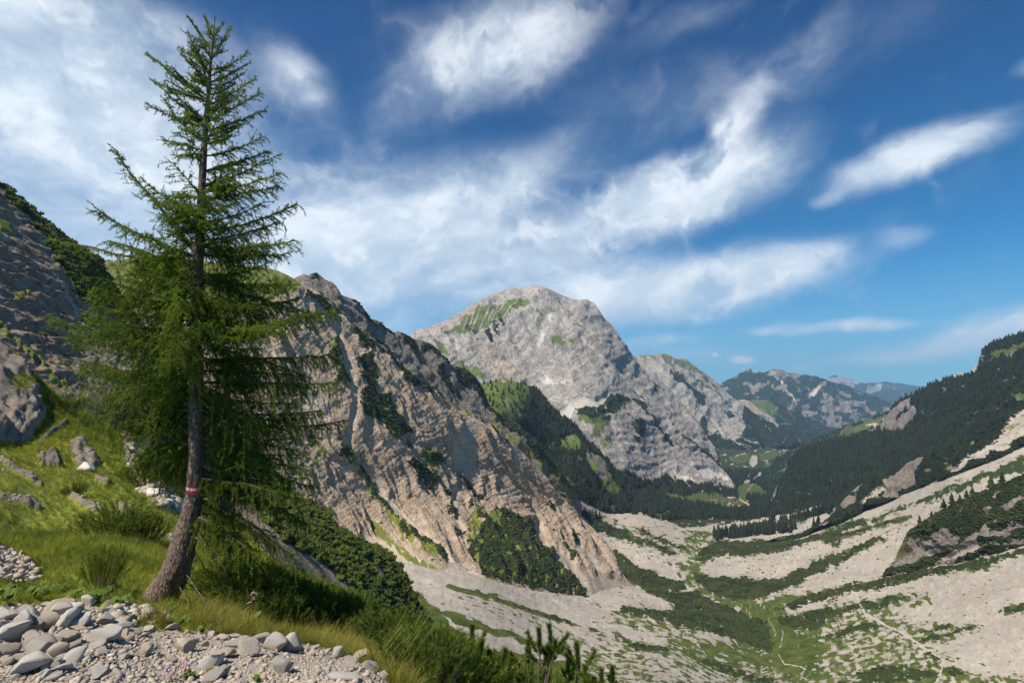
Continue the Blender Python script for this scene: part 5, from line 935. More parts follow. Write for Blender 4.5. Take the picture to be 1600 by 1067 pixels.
for k in range(26):
    vv = 420+300*rl.random(); left = rl.random() < .6
    lim = np.interp(vv, *(extL if left else extR))
    tu = np.interp(vv, trv, tru)+(-1 if left else 1)*lim*(.55+.4*rl.random())
    make_branch(vv, tip=(tu, vv+ (25 if vv > 560 else -10)+30*rl.normal()*.6, (rl.normal()*.45+.1 if vv < 600 else .15+.4*abs(rl.normal()))), e0=-.1, hang=.35+.4*(vv > 520), dens=1.2, twl=.27)
v0 = 48.
while v0 < 800:
    n_ = 1 if rl.random() < .75 else 2
    for _ in range(n_):
        ph = rl.random()*6.283; cx = math.cos(ph); tab = extR if cx > 0 else extL; ex = float(np.interp(v0-20*(v0 < 400), *tab))*PX
        exd = (float(np.interp(v0, *extR))+float(np.interp(v0, *extL)))/2*PX*.8
        L = (ex*abs(cx)+exd*(1-abs(cx)))*(.55+.45*rl.random())
        if v0 > 735 and cx < .1: continue
        if 215 < v0 < 300 and cx < -.2: continue
        if v0 > 620 and cx < .25 and rl.random() < .8: continue
        if v0 > 600 and math.sin(ph) < 0: continue
        if v0 > 560 and math.sin(ph) < -.2 and rl.random() < .5: continue
        k1 = np.clip((v0-60)/500, 0, 1.2)
        e0 = .75-1.0*k1+.15*rl.normal(); e1 = .95-.85*k1+.15*rl.normal()
        hang = .12+.9*np.clip((v0-150)/420, 0, 1.1); tw = .10+.26*np.clip((v0-40)/420, 0, 1.1)
        make_branch(v0+3*rl.normal(), phi=ph, ln=max(L, .10), e0=e0, e1=e1, hang=hang*(.75 if v0 > 600 else 1), dens=.88, twl=tw*(.8 if v0 > 640 else 1))
    v0 += 5.2+2.6*rl.random()+(v0 < 120)*1.
for v0, tip in [(905,(352,958,-.1)),(892,(382,978,.1)),(880,(340,985,-.3)),(900,(300,955,-.3)),(800,(360,845,-.2)),(812,(345,875,.1)),(826,(352,888,-.2)),(838,(330,900,.1)),(700,(200,655,-.2)),(725,(440,760,-.2)),(745,(480,790,-.1)),(660,(190,640,.2))]:
    make_branch(v0, tip=(tip[0], tip[1], tip[2]), e0=.02, hang=.8, dens=.35, twl=.2, bare=True, thick=.7)
# ---------------------------------------------------------------- stones of the path edge
def stone_mat(name, c0, c1, c2):
    m = bpy.data.materials.new(name); m.use_nodes = True; g = NT(m.node_tree)
    po = g.n('ShaderNodeTexCoord').outputs['Object']; oi = g.n('ShaderNodeObjectInfo')
    pv = g.vm('ADD', po, g.vm('SCALE', oi.outputs['Location'], scale=7.)); n = g.noise(pv, 14, 7, .65); n2 = g.noise(pv, 60, 5, .6); n3 = g.noise(pv, 5, 3, .5)
    c = g.mix(g.smooth(n, .35, .65), c0, c1); c = g.mix(g.smooth(n3, .52, .68, 0, .7), c, c2); c = g.mix(g.smooth(n2, .58, .75, 0, .5), c, tuple(x*.55 for x in c0))
    cr = g.m('ABSOLUTE', g.m('SUBTRACT', g.noise(pv, 8, 5, .55, .6), .5)); c = g.mix(g.smooth(cr, .012, .0, 0, .35), c, tuple(x*.4 for x in c0))
    h = g.m('ADD', g.m('MULTIPLY', n, .6), g.m('MULTIPLY', n2, .3))
    b = g.n('ShaderNodeBsdfPrincipled', Base_Color=c, Roughness=.85, Normal=g.n('ShaderNodeBump', Strength=1., Distance=.02, Height=h).outputs[0]); b.inputs['Specular IOR Level'].default_value = .25
    g.n('ShaderNodeOutputMaterial', Surface=b.outputs[0]); return m
ST = {'grey': stone_mat('grey_limestone', (.50,.475,.425), (.66,.625,.565), (.55,.46,.35)), 'dark': stone_mat('dark_limestone', (.33,.315,.29), (.46,.44,.40), (.44,.36,.27)),
      'white': stone_mat('white_limestone', (.47,.44,.40), (.56,.53,.49), (.50,.43,.33)), 'cream': stone_mat('cream_limestone', (.50,.42,.32), (.56,.49,.40), (.46,.34,.22)), 'tan': stone_mat('tan_limestone', (.44,.38,.31), (.56,.50,.42), (.38,.29,.20))}
def stone_mesh(seed, sub=3, cuts=13, rough=.05, round_=.0):
    rg = np.random.default_rng(seed); V, Fc = ICO[sub]; V = V*(1+.12*fbm(V+seed, .9, 2))[:, None]
    for _ in range(cuts):
        nrm = rg.normal(size=3); nrm /= np.linalg.norm(nrm); h = (.30+.24*rg.random() if _ < 8 else .58+.25*rg.random())+round_; dd = V@nrm-h; V = V-np.maximum(dd, 0)[:, None]*nrm*(.97)
    V = V*(1+rough*fbm(V*1.+seed*2.3, .35, 3)[:, None]+rough*.8*np.minimum(fbm(V+seed*1.3, .5, 4, .6, True), 0)[:, None]); V /= np.abs(V).max(0); return V, Fc
def stone_obj(name, mesh, loc, dims, rot, mat, label=None, group=None, cat='stone'):
    o = bpy.data.objects.new(name, mesh); COL.objects.link(o); o.location = loc; o.scale = dims; o.rotation_euler = rot
    tag(o, label, cat, group); o.material_slots[0].link = 'OBJECT'; o.material_slots[0].material = mat; return o
def cam_rot(tilt, yaw=0.):
    """lie along the image direction given by tilt (degrees, counter-clockwise)"""
    return (RAD(-24), -RAD(tilt), RAD(yaw))
KS = [ # u, v, w, h px, tilt, material, label
 (5,972,46,24,8,'grey','blue grey stone at the left end of the pile top'),(38,975,50,26,-8,'dark','dark flat stone second from the left along the pile top'),(28,985,40,26,30,'grey','grey slab leaning behind the big dark block of the pile'),
 (82,962,46,20,33,'cream','pinkish cream stone on the crest of the pile'),(104,957,34,12,8,'grey','small weathered stone at the back of the pile crest'),(134,946,28,24,55,'grey','upright pointed grey stone at the right end of the pile crest, by the leaves'),(70,948,24,9,20,'white','small pale stone in the grass behind the pile'),
 (113,957,34,24,10,'grey','veined grey block beside the pointed stone'),(88,970,40,24,36,'grey','long grey stone under the pinkish cream stone'),(68,988,34,34,-30,'tan','rough tan boulder in the middle of the pile'),(44,988,34,28,-12,'dark','dark smooth block with a flat top left of the tan boulder'),
 (100,986,48,38,38,'grey','largest grey block of the pile, tilted up to the right'),(125,983,38,34,30,'grey','pale grey block right of the largest block'),(8,1002,54,34,28,'grey','big brownish grey boulder at the left edge of the photo'),(42,1013,36,32,25,'tan','sharp edged tan rock with a hollow in its face'),(10,1024,40,20,10,'tan','low tan stone under the sharp edged tan rock'),
 (60,1026,36,40,48,'dark','knobbly dark grey stone standing on its end in the pile'),(98,1010,40,24,42,'tan','long tan stone slanting down from the largest block'),(86,1032,40,24,30,'cream','cream stone with a fractured face, low in the pile'),(105,1022,36,14,28,'dark','thin dark slab lying on the low grey block'),(114,1036,36,30,38,'grey','square grey block at the right foot of the pile'),
 (158,1000,50,24,25,'grey','grey stone pointing right at the end of the pile'),(158,974,32,20,30,'dark','cracked dark stone at the grass edge right of the pile'),(186,979,38,15,2,'grey','flat topped pale stone with a shadowed front at the grass edge'),(196,966,20,12,0,'grey','small grey stone half buried behind the flat topped stone'),
 (40,1052,64,34,18,'grey','broad pale grey boulder at the bottom left of the photo'),(76,1052,28,12,22,'dark','dark wedge stone beside the broad pale boulder'),(86,1058,38,16,24,'grey','blue grey slab at the bottom of the pile'),(8,1043,20,14,5,'dark','small dark stone left of the broad pale boulder'),(28,1036,34,12,5,'tan','flat tan stone above the broad pale boulder'),(70,1065,24,16,40,'grey','grey stone at the bottom edge below the pile'),
 (255,972,22,23,60,'cream','cream stone standing upright where the gravel meets the grass'),(272,984,28,10,15,'white','flat white stone beside the upright cream stone'),(290,1015,34,34,50,'cream','large cream stone with a white face in the gravel'),(227,1023,24,22,50,'tan','tan pointed stone in the middle of the gravel'),(158,1013,14,12,0,'dark','small dark pebble stone below the end of the pile'),
 (228,985,18,10,0,'grey','grey cobble at the top of the gravel'),(212,989,14,11,10,'dark','small dark cobble near the flat topped stone'),(200,998,18,12,0,'tan','brown cobble under the flat topped stone'),
 (348,994,18,10,0,'white','white cobble at the top of the gravel bank'),(364,993,20,9,0,'white','flat white cobble on the bank top'),(381,1000,20,14,20,'white','bright white block on the bank top left of the grey boulder'),(366,1006,32,14,12,'grey','long pale grey stone below the bright white block'),(404,1002,34,22,18,'dark','dark grey boulder with a broken corner on the bank top'),
 (383,1020,40,30,-15,'tan','big rounded tan boulder on the bank'),(345,1025,38,16,20,'tan','flat tan stone left of the big rounded boulder'),(325,1040,50,26,22,'grey','grey slab with a ridge low on the bank'),(428,1014,30,30,70,'white','rough white boulder between the dark and the smooth white boulders'),(455,1018,36,30,60,'white','smooth bluish white boulder, biggest on the bank'),
 (437,1051,32,26,-5,'dark','round dark grey stone low on the bank'),(478,1019,10,12,0,'grey','small grey cobble right of the smooth white boulder'),(490,1019,14,9,20,'white','pale cobble on the bank right of the smooth white boulder'),(484,1027,16,11,20,'white','white cobble leaning on the bank'),(508,1025,14,10,10,'white','small white block on the thin part of the bank'),(525,1029,20,17,30,'white','white block in the middle of the thin part of the bank'),
 (560,1036,26,20,20,'cream','yellowish cream boulder near the right end of the bank'),(575,1051,32,24,30,'dark','grey boulder beside the yellowish cream boulder'),(545,1048,24,22,60,'tan','tan block left of the yellowish cream boulder'),(600,1062,26,14,-35,'grey','grey stone at the right end of the bank'),(498,1057,18,12,0,'cream','cream cobble low in the gravel at right'),(330,1063,46,20,18,'dark','dark grey boulder at the bottom edge among green sprigs'),(535,1064,60,12,0,'grey','flat grey slab at the bottom edge'),
 (305,1000,12,8,0,'grey','small grey cobble above the large cream stone'),(318,1006,16,9,15,'cream','cream cobble right of the large cream stone'),(300,1040,22,12,20,'grey','grey cobble under the large cream stone'),(265,1033,16,9,0,'cream','pale cobble below the tan pointed stone'),(190,1030,16,9,20,'grey','grey cobble in the fine gravel'),(172,1040,14,8,10,'white','pale cobble in the fine gravel near the pile')]
for i, (u, v, w, h, ti, mt, lab) in enumerate(KS):
    q = ground('near_slope', u, v)[0]; dd = float(q@FW); px = dd/F
    V, Fc = stone_mesh(300+i, 3, 20, .022, 0 if i < 33 else .06)
    me = mk('stone', V, Fc, ST[mt], link=False, smooth=False); bpy.data.objects.remove(me) if False else None
    hh_ = h*px*.58; cz = hh_*(.5 if i < 33 else .42)
    o = stone_obj('stone', me.data, (q[0], q[1]+.02, q[2]+cz), (w*px*.55, max(w, h)*px*.42, hh_), cam_rot(ti, random.uniform(-20, 20)), ST[mt], lab)
# smaller cobbles: shared meshes
CM = []
for k in range(10):
    V, Fc = stone_mesh(500+k, 3, 12, .05); CM.append(mk('cobble', V, Fc, ST['grey'], link=False, smooth=False).data)
agp = [(0,952),(60,942),(150,948),(200,985),(240,984),(330,985),(440,1002),(540,1034),(600,1060),(640,1100),(660,1160),(-60,1160),(-60,952)]
rs = np.random.default_rng(21)
cnt = 0
while cnt < 285:
    u = rs.uniform(0, 640); v = rs.uniform(945, 1068)
    if inpoly(np.array([u]), np.array([v]), agp)[0] < 1: continue
    top = rs.random() < .5
    if top: # along the crest of the bank
        u = rs.uniform(205, 615); v = np.interp(u, [200,240,330,400,490,540,590,640], [984,984,983,992,1014,1030,1050,1090])+abs(rs.normal())*9+2
    inpile = cnt % 5 < 2
    if inpile: u = rs.uniform(0, 200); v = rs.uniform(955, 1066)
    if v > 1067: continue
    q = ground('near_slope', u, v)[0]; px = float(q@FW)/F; s = (2.6+4.6*rs.random()**2)*px*(1.9 if inpile else 1)
    stone_obj('cobble', CM[cnt % 10], (q[0], q[1], q[2]+s*.35), (s*rs.uniform(.9, 1.4), s*rs.uniform(.8, 1.2), s*rs.uniform(.5, .8)), (rs.normal()*.3, rs.normal()*.3, rs.random()*6), ST[['white', 'grey', 'white', 'tan', 'cream', 'white', 'grey'][rs.integers(0, 7)]], 'small pale limestone cobble among the loose gravel at the path edge', 'cobbles among the gravel'); cnt += 1
# gravel: thousands of chips
def chips(n, smin, smax, seed, poly, name, label, mat, vmin=945, vmax=1120, sf='near_slope', umin=-60, umax=680, power=3.):
    rg = np.random.default_rng(seed); u = rg.uniform(umin, umax, n*3); v = rg.uniform(vmin, vmax, n*3); ok = np.zeros(len(u), bool)
    for p in poly: ok |= inpoly(u, v, p) > 0
    u, v = u[ok][:n], v[ok][:n]; q = ground(sf, u, v); s = smin+(smax-smin)*rg.random(len(u))**power
    V0, F0 = ICO[1]; k = len(V0); jit = 1+.35*rg.normal(size=(len(u), k, 1)).clip(-1, 1); sc = s[:, None, None]*rg.uniform(.55, 1.3, (len(u), 1, 3))*np.array([1, 1, .7])
    a = rg.random(len(u))*6.283; ca, sa = np.cos(a), np.sin(a); X = V0[None]*jit*sc; X = np.stack([X[..., 0]*ca[:, None]-X[..., 1]*sa[:, None], X[..., 0]*sa[:, None]+X[..., 1]*ca[:, None], X[..., 2]], -1)+q[:, None]; X[..., 2] += s[:, None]*.25
    o = mk(name, X.reshape(-1, 3), (F0[None]+np.arange(len(u))[:, None, None]*k).reshape(-1, 3), mat, smooth=False); o['kind'] = 'stuff'; o['label'] = label
    tone = rg.random(len(u)); attr(o, 'tone', np.repeat(tone, k), 'FLOAT'); return o
def chip_mat(name, cols):
    m = bpy.data.materials.new(name); m.use_nodes = True; g = NT(m.node_tree); t = g.n('ShaderNodeAttribute', {'attribute_name': 'tone'}).outputs['Fac']
    c = g.mix(g.smooth(t, .0, .4), cols[0], cols[1]); c = g.mix(g.smooth(t, .4, .75), c, cols[2]); c = g.mix(g.smooth(t, .8, 1.), c, cols[3])
    n = g.noise(g.n('ShaderNodeNewGeometry').outputs['Position'], 90, 4, .6); c = g.mix(g.smooth(n, .4, .7, 0, .35), c, (.2,.18,.15))
    b = g.n('ShaderNodeBsdfPrincipled', Base_Color=c, Roughness=.9); g.n('ShaderNodeOutputMaterial', Surface=b.outputs[0]); return m
M_chip = chip_mat('gravel_stone', [(.28,.245,.20),(.42,.365,.295),(.37,.295,.22),(.52,.48,.42)])
chips(10500, .004, .013, 31, [agp], 'gravel', 'fine pale gravel of the path edge', M_chip)
chips(1500, .010, .026, 32, [agp], 'gravel', 'coarse pale gravel chips of the path edge', M_chip, power=2.)
sp_ = [[(-20,850),(30,862),(62,885),(68,900),(45,908),(0,905)],[(192,672),(222,715),(250,765),(280,800),(262,802),(225,775),(205,735)],[(105,770),(155,792),(150,800),(112,782)],[(-10,715),(60,750),(55,760),(-10,730)],[(180,788),(205,800),(200,806),(180,798)],[(208,808),(268,845),(262,852),(208,818)],[(165,952),(240,965),(240,980),(175,972)],[(0,770),(58,790),(55,800),(0,785)],[(105,695),(150,712),(155,735),(115,728)]]
chips(3200, .015, .07, 33, sp_[:1]+sp_[2:], 'loose_rubble', 'loose pale rubble showing through the grass slope', M_chip, 690, 985, umin=-20, umax=280)
chips(700, .10, .45, 34, [sp_[1]], 'loose_rubble', 'loose pale rubble on the slope behind the trunk', M_chip, 670, 805, umin=180, umax=300)
# large blocks on the valley and slope
for (u, v, s, sf, lab) in [(245,786,.9,'near_slope','pale boulder behind the trunk, below the pine bush'),(258,795,.7,'near_slope','small pale boulder right of the boulder behind the trunk'),(135,735,.8,'near_slope','grey boulder at the foot of the small outcrop in the grass'),(222,750,.9,'near_slope','dark grey rock above the rubble behind the trunk'),(193,797,.22,'near_slope','small pale stone lying in the grass left of the trunk'),(18,868,.16,'near_slope','small white stone in the grass at the left edge')]:
    q = ground(sf, u, v)[0]; V, Fc = stone_mesh(900+int(u), 3, 12, .12); o = mk('boulder', V, Fc, ST['grey'], smooth=False); o.location = (q[0], q[1], q[2]+s*.2); s *= .5; o.scale = (s, s*.8, s*.7); tag(o, lab, 'boulder')

# ---------------------------------------------------------------- grass
def grass_mat(name, c0, c1, c2):
    m = bpy.data.materials.new(name); m.use_nodes = True; g = NT(m.node_tree); oi = g.n('ShaderNodeObjectInfo'); po = g.n('ShaderNodeNewGeometry').outputs['Position']
    n = g.smooth(g.noise(po, .55, 5, .65), .3, .7); f = g.m('ADD', g.m('MULTIPLY', oi.outputs['Random'], .4), g.m('MULTIPLY', n, .6)); c = g.mix(g.smooth(f, .2, .85), c0, c1)
    z = g.n('ShaderNodeSeparateXYZ', i0=g.n('ShaderNodeTexCoord').outputs['Object']).outputs[2]
    c = g.mix(g.smooth(g.noise(po, 40., 2, .5), .5, .75, 0, .75), c, c2)
    b = g.n('ShaderNodeBsdfPrincipled', Base_Color=c, Roughness=.7); b.inputs['Specular IOR Level'].default_value = .2; tr = g.n('ShaderNodeBsdfTranslucent', Color=g.mix(1., c, (1.5, 1.6, .7), 'MULTIPLY'))
    g.n('ShaderNodeOutputMaterial', Surface=g.n('ShaderNodeMixShader', i0=.3, i1=b.outputs[0], i2=tr.outputs[0]).outputs[0]); return m
M_gr = grass_mat('meadow_grass', (.075,.115,.012), (.24,.26,.035), (.34,.31,.09)); M_gold = grass_mat('dry_golden_grass', (.11,.135,.016), (.24,.215,.045), (.34,.27,.09))
TG = [mk('tuft_template', *tpl_tuft(k, 20), M_gr, link=False) for k in range(3)]; TD = [mk('tuft_template', *tpl_tuft(10+k, 26, 1., .9, .028), M_gold, link=False) for k in range(2)]
def gfree(U, V): return (inpoly(U, V, agravel) < -2) & (inpoly(U, V, sp_[0]) < 0) & (inpoly(U, V, sp_[1]) < 0) & (U > -60) & (U < 900)
p, d, u, v = scatter('near_slope', 260, 1, .45, lambda U, V: gfree(U, V) & (V > 830), maxn=26000); multi('grass', sink(p, .01), (.05+.075*rng.random(len(p)))*np.clip(d/7, .9, 1.6), TG, 'green grass on the bank behind the stones', tilt=.2)
p, d, u, v = scatter('near_slope', 40, 1, .45, lambda U, V: gfree(U, V) & (V <= 850) & (V > 540), maxn=42000); multi('grass', sink(p, .02), (.10+.11*rng.random(len(p)))*np.clip(d/20, .8, 1.7), TG, 'green grass of the slope rising to the left', tilt=.25)
gd = [[(285,975),(300,950),(345,945),(410,975),(440,995),(400,990),(330,982)],[(480,985),(540,995),(600,1030),(640,1060),(700,1100),(640,1090),(590,1050),(540,1028),(490,1008),(470,1000)],[(205,972),(240,965),(260,975),(240,985)],[(420,985),(480,990),(490,1008),(440,998)]]
def ing(U, V):
    m = np.full(U.shape, -99.)
    for p_ in gd: m = np.maximum(m, inpoly(U, V, p_))
    return m > 0
p, d, u, v = scatter('near_slope', 420, None, -1, ing, maxn=1900); multi('dry_grass', sink(p, .01), .08+.09*rng.random(len(p)), TD, 'golden dry grass hanging over the stones', tilt=.3)
for (u, v, n_, h, ti, lab) in [(600,1066,14,.42,.5,'tall golden grass stalks leaning right at the end of the stone bank'),(470,1004,5,.30,.3,'thin golden grass stalks behind the smooth white boulder'),(520,1015,6,.28,.5,'golden grass stalks in front of the pine thicket')]:
    q = ground('near_slope', u, v)[0]; paths = []
    for k in range(n_):
        a = random.uniform(-.3, 1.2); L = h*random.uniform(.6, 1.15); b0 = np.array([random.uniform(-.1, .1), random.uniform(-.1, .1), 0]); t = np.linspace(0, 1, 6)[:, None]; e = b0+np.array([math.cos(a)*.55, .3*math.sin(a), .8])*L
        pts = b0*(1-t)+e*t; pts[:, 2] += .1*L*np.sin(t[:, 0]*3.1); paths.append((pts, np.array([.0016, .0014, .0013, .0012, .0028, .001])))
    V, Fc = tubes(paths, 3); o = mk('grass_stalks', V, Fc, M_gold); o.location = q; tag(o, lab, 'grass')

# ---------------------------------------------------------------- near dwarf pines
PB = []
for k in range(4):
    (wv_, wf), (nv, nf_) = tpl_bush_near(60+k); r = empty('dwarf_pine'); mk('stem', wv_, wf, M_stem, r); nd = mk('needles', nv, nf_, M_needle, r, smooth=False); nd['kind'] = 'stuff'; PB.append(r)
used = [False]*4; npine = 0
def place_pine(u, v, size, label, group=None, sf='near_slope', rz=None, lift=0., squash=1., k=None):
    global npine
    k = npine % 4 if k is None else k; o = PB[k] if not used[k] else copy_tree(PB[k]); used[k] = True; npine += 1
    q = ground(sf, u, v)[0]; o.location = (q[0], q[1], q[2]+lift); o.scale = (size, size, size*squash); o.rotation_euler = (random.gauss(0, .1), random.gauss(0, .1), random.random()*6 if rz is None else rz); tag(o, label, 'dwarf pine', group); return o
place_pine(178,836,1.6,'dark spreading dwarf pine bush alone on the grass left of the trunk', squash=.8); place_pine(200,842,1.3,'right hand lobe of the spreading pine bush left of the trunk', squash=.75); place_pine(222,848,1.0,'low outer pine sprig nearest the trunk on the grass slope')
place_pine(103,644,2.4,'small round dark bush alone on the upper grass slope'); place_pine(160,918,.42,'tiny upright pine seedling in the grass behind the stone pile', squash=1.6)
for (u, v, s, lab) in [(248,770,3.0,'large dark pine bush behind the trunk, lower left one'),(262,752,3.2,'dark pine bush directly behind the red and white mark'),(282,768,3.0,'dark pine bush right behind the trunk below the mark'),(268,735,2.8,'upper dark pine bush behind the trunk'),(140,670,1.6,'small brown green bush above the little outcrop'),(118,775,.8,'low dark green shrub near the pale rubble line')]: place_pine(u, v, s, lab)
rp = np.random.default_rng(77); c = 0
tpoly = [(350,915),(380,910),(430,925),(470,935),(520,965),(580,1000),(640,1030),(700,1062),(745,1090),(700,1100),(650,1068),(600,1035),(560,1012),(520,996),(470,985),(420,972),(390,955),(350,935)]
while c < 255:
    u = rp.uniform(345, 760); v = rp.uniform(895, 1110)
    if inpoly(np.array([u]), np.array([v]), tpoly)[0] < 0: continue
    q = ground('near_slope', u, v)[0]; dd = float(q@FW)
    if rp.random() > min(1, (dd/9.)**1.3): continue
    place_pine(u, v, np.clip(.45+dd*.035, .5, .95)*rp.uniform(.75, 1.25), 'dwarf pine of the thicket on the slope just below the path', 'dwarf pines of the near thicket', squash=.95); c += 1
p, d, u, v = scatter('left_rib', .05, 0, .6, lambda U, V: (V > 860) & (U > 380) & (U < 700), maxn=70)
bp_ = []
for k in range(3):
    V, Fc = tpl_bush_mid(30+k); bp_.append(mk('dwarf_pine', V, Fc, M_pine, link=False, smooth=False).data)
for i in range(len(p)):
    o = bpy.data.objects.new('dwarf_pine', bp_[i % 3]); COL.objects.link(o); o.location = (p[i, 0], p[i, 1], p[i, 2]-.1); s_ = random.uniform(1.6, 2.8); o.scale = (s_, s_, s_); o.rotation_euler = (0, 0, random.random()*6); tag(o, 'dwarf pine standing out of the thicket on the ridge beyond the grassy hollow', 'dwarf pine', 'dwarf pines of the ridge thicket')
# saplings whose candles stand up against the valley
def sapling(tips, base, label, seed, y=4.6):
    rg = np.random.default_rng(seed); r = empty('pine_sapling', tuple(Py(*base, y))); tag(r, label, 'dwarf pine'); B0 = np.array(r.location); st, nb, na = [], [], []
    for (u, v, ln, dy) in tips:
        tip = Py(u, v, y+dy)-B0; d = np.array([rg.normal()*.07, rg.normal()*.05, 1.]); d /= np.linalg.norm(d); L = ln*y/F; lo = tip-d*L
        t = np.linspace(0, 1, 9)[:, None]; mid = lo*.6*[.7, .7, 1]; st.append(((np.zeros(3)*(1-t)**2+mid*2*t*(1-t)+lo*t*t), np.linspace(.011, .006, 9))); st.append(([lo, tip], [.006, .003]))
        n_ = int(L/.0005); nb.append(lo+d*L*np.linspace(.0, 1, n_)[:, None]**.9); na.append(np.repeat(d[None], n_, 0))
        for s in range(4):  # whorl of side shoots
            a = rg.random()*6.283; dd = np.array([math.cos(a)*.8, math.sin(a)*.8, .55]); dd /= np.linalg.norm(dd); l2 = L*(.5+.4*rg.random()); s0 = lo-d*L*rg.uniform(.0, .5); t2 = np.linspace(0, 1, 6)[:, None]; pp = s0+dd*l2*t2+np.array([0, 0, .35])*l2*t2**2
            st.append((pp, np.linspace(.006, .003, 6))); n2 = int(l2/.0007); f = np.linspace(.25, 1, n2)[:, None]; nb.append(s0+dd*l2*f+np.array([0, 0, .35])*l2*f**2); na.append(np.repeat((dd+[0, 0, .5])[None], n2, 0))
    V, Fc = tubes(st, 5); mk('stem', V, Fc, M_stem, r); nv, nf_ = needles(np.concatenate(nb), np.concatenate(na), .042, .0042, .72, 2, rg); nd = mk('needles', nv, nf_, M_needle, r, smooth=False); nd['kind'] = 'stuff'; return r
sapling([(738,978,44,.0),(724,992,34,.2),(752,1000,26,-.1)], (742,1130), 'tallest dwarf pine sapling with three candles at the bottom, left of the centre gap', 1)
sapling([(706,1002,34,.1),(694,1020,22,.2)], (704,1140), 'slim sapling left of the tallest candle cluster', 2); sapling([(790,1014,32,.0),(802,1030,20,.1)], (795,1140), 'single short candle between the two larger saplings', 3)
sapling([(842,982,38,.0),(858,976,34,.05),(826,1000,40,.1),(868,1000,18,-.1)], (838,1160), 'branching pine sapling with a forked pair of candles', 4); sapling([(901,1004,36,.0),(888,1034,20,.15),(914,1040,18,-.1)], (895,1150), 'pine sapling right of the forked one', 5)
sapling([(940,1045,26,.0)], (938,1150), 'small candle low at the bottom, second from the right', 6); sapling([(957,1042,28,.1)], (956,1150), 'rightmost candle at the bottom edge', 7); sapling([(928,1058,20,.0)], (925,1150), 'lowest candle peeping over the bottom edge', 8); sapling([(770,1030,30,.1),(756,1040,24,-.1)], (765,1150), 'bushy low sapling between the tallest one and the single candle', 9); sapling([(672,1010,26,.2),(660,1025,22,.3)], (668,1140), 'sapling merging into the thicket at the left', 10)
for (u, v, s) in [(690,1095,.75),(730,1110,.8),(765,1120,.7),(800,1125,.7),(850,1130,.7),(880,1130,.6),(655,1080,.7)]: place_pine(u, v, s, 'low dwarf pine filling the ground under the saplings', 'dwarf pines of the near thicket')

# ---------------------------------------------------------------- broad leaved plants and flowers
M_leaf = foliage('broad_leaf_green', (.06,.105,.02), (.13,.18,.04), (.20,.20,.05), scale=9., trans=.3); M_pink = plain('pink_petal', (.50,.28,.42), (.60,.38,.50), 50); M_yel = plain('withered_leaf', (.42,.33,.12), (.36,.22,.08), 30)
def leafy(u, v, n_, s, label, seed, mat=M_leaf):
    rg = np.random.default_rng(seed); q = ground('near_slope', u, v)[0]; Vs, Fs, o = [], [], 0; st = []
    for k in range(n_):
        a = rg.random()*6.283; r = .09*math.sqrt(rg.random())*s/.05; h = (.04+.09*rg.random())*s/.05; c = np.array([r*math.cos(a), r*math.sin(a), h]); nrm = np.array([rg.normal()*.4, -.5+rg.normal()*.3, 1.]); nrm /= np.linalg.norm(nrm); e1 = np.cross(nrm, [math.cos(a), math.sin(a), 0]); e1 /= np.linalg.norm(e1); e2 = np.cross(nrm, e1)
        m_ = 9; th = np.arange(m_)*2*math.pi/m_; rr_ = s*(.75+.35*rg.random())*(1-.45*(np.arange(m_) == 0))*(1+.12*rg.normal(size=m_)); ring = c+rr_[:, None]*(np.cos(th)[:, None]*e2+np.sin(th)[:, None]*e1)+nrm*(.12*s*np.cos(th*3))[:, None]
        Vs += [ring, [c-nrm*.12*s]]; i = np.arange(m_); Fs.append(np.stack([i, (i+1) % m_, np.full(m_, m_)], -1)+o); o += m_+1; st.append((np.array([[0, 0, -.01], c*.6, c]), np.array([.0022, .0018, .0014])))
    r_ = empty('leafy_plant', tuple(q)); tag(r_, label, 'plant'); mk('leaves', np.concatenate(Vs), np.concatenate(Fs), mat, r_)['kind'] = 'stuff'; V, Fc = tubes(st, 3); mk('stalks', V, Fc, M_leaf, r_); return r_
for i, (u, v, n_, s, lab) in enumerate([(20,925,16,.030,'low leafy plant at the left edge above the stone pile'),(45,935,14,.032,'leafy plant over the dark flat stone'),(70,928,14,.030,'leafy plant behind the pinkish cream stone'),(100,925,16,.034,'big leaved plant in the grass behind the pile crest'),(118,935,10,.028,'small leafy plant between grass and pile crest'),(148,942,14,.034,'leafy plant right beside the upright pointed stone'),(168,935,12,.030,'leafy plant between the pointed stone and the pine seedling'),(190,948,12,.028,'leafy plant above the cracked dark stone'),(178,955,9,.026,'low leaves at the grass edge over the flat topped stone'),(268,960,12,.024,'small leafy plant beside the upright cream stone'),(285,975,10,.024,'low leaves right of the upright cream stone'),(320,985,8,.022,'narrow green leaves in the golden grass'),(394,972,7,.034,'broad leaves under the pink flowers by the thicket'),(5,940,12,.032,'leafy plant in the far left corner of the grass'),(330,1055,12,.016,'green sprigs beside the dark boulder at the bottom edge'),(295,1058,12,.016,'green sprigs left of the dark boulder at the bottom edge'),(400,1064,10,.012,'thin green sprigs at the bottom edge of the gravel')]): leafy(u, v, n_, s, lab, 200+i)
leafy(199,950,2,.028,'single withered yellow leaf in the grass above the stones', 250, M_yel)
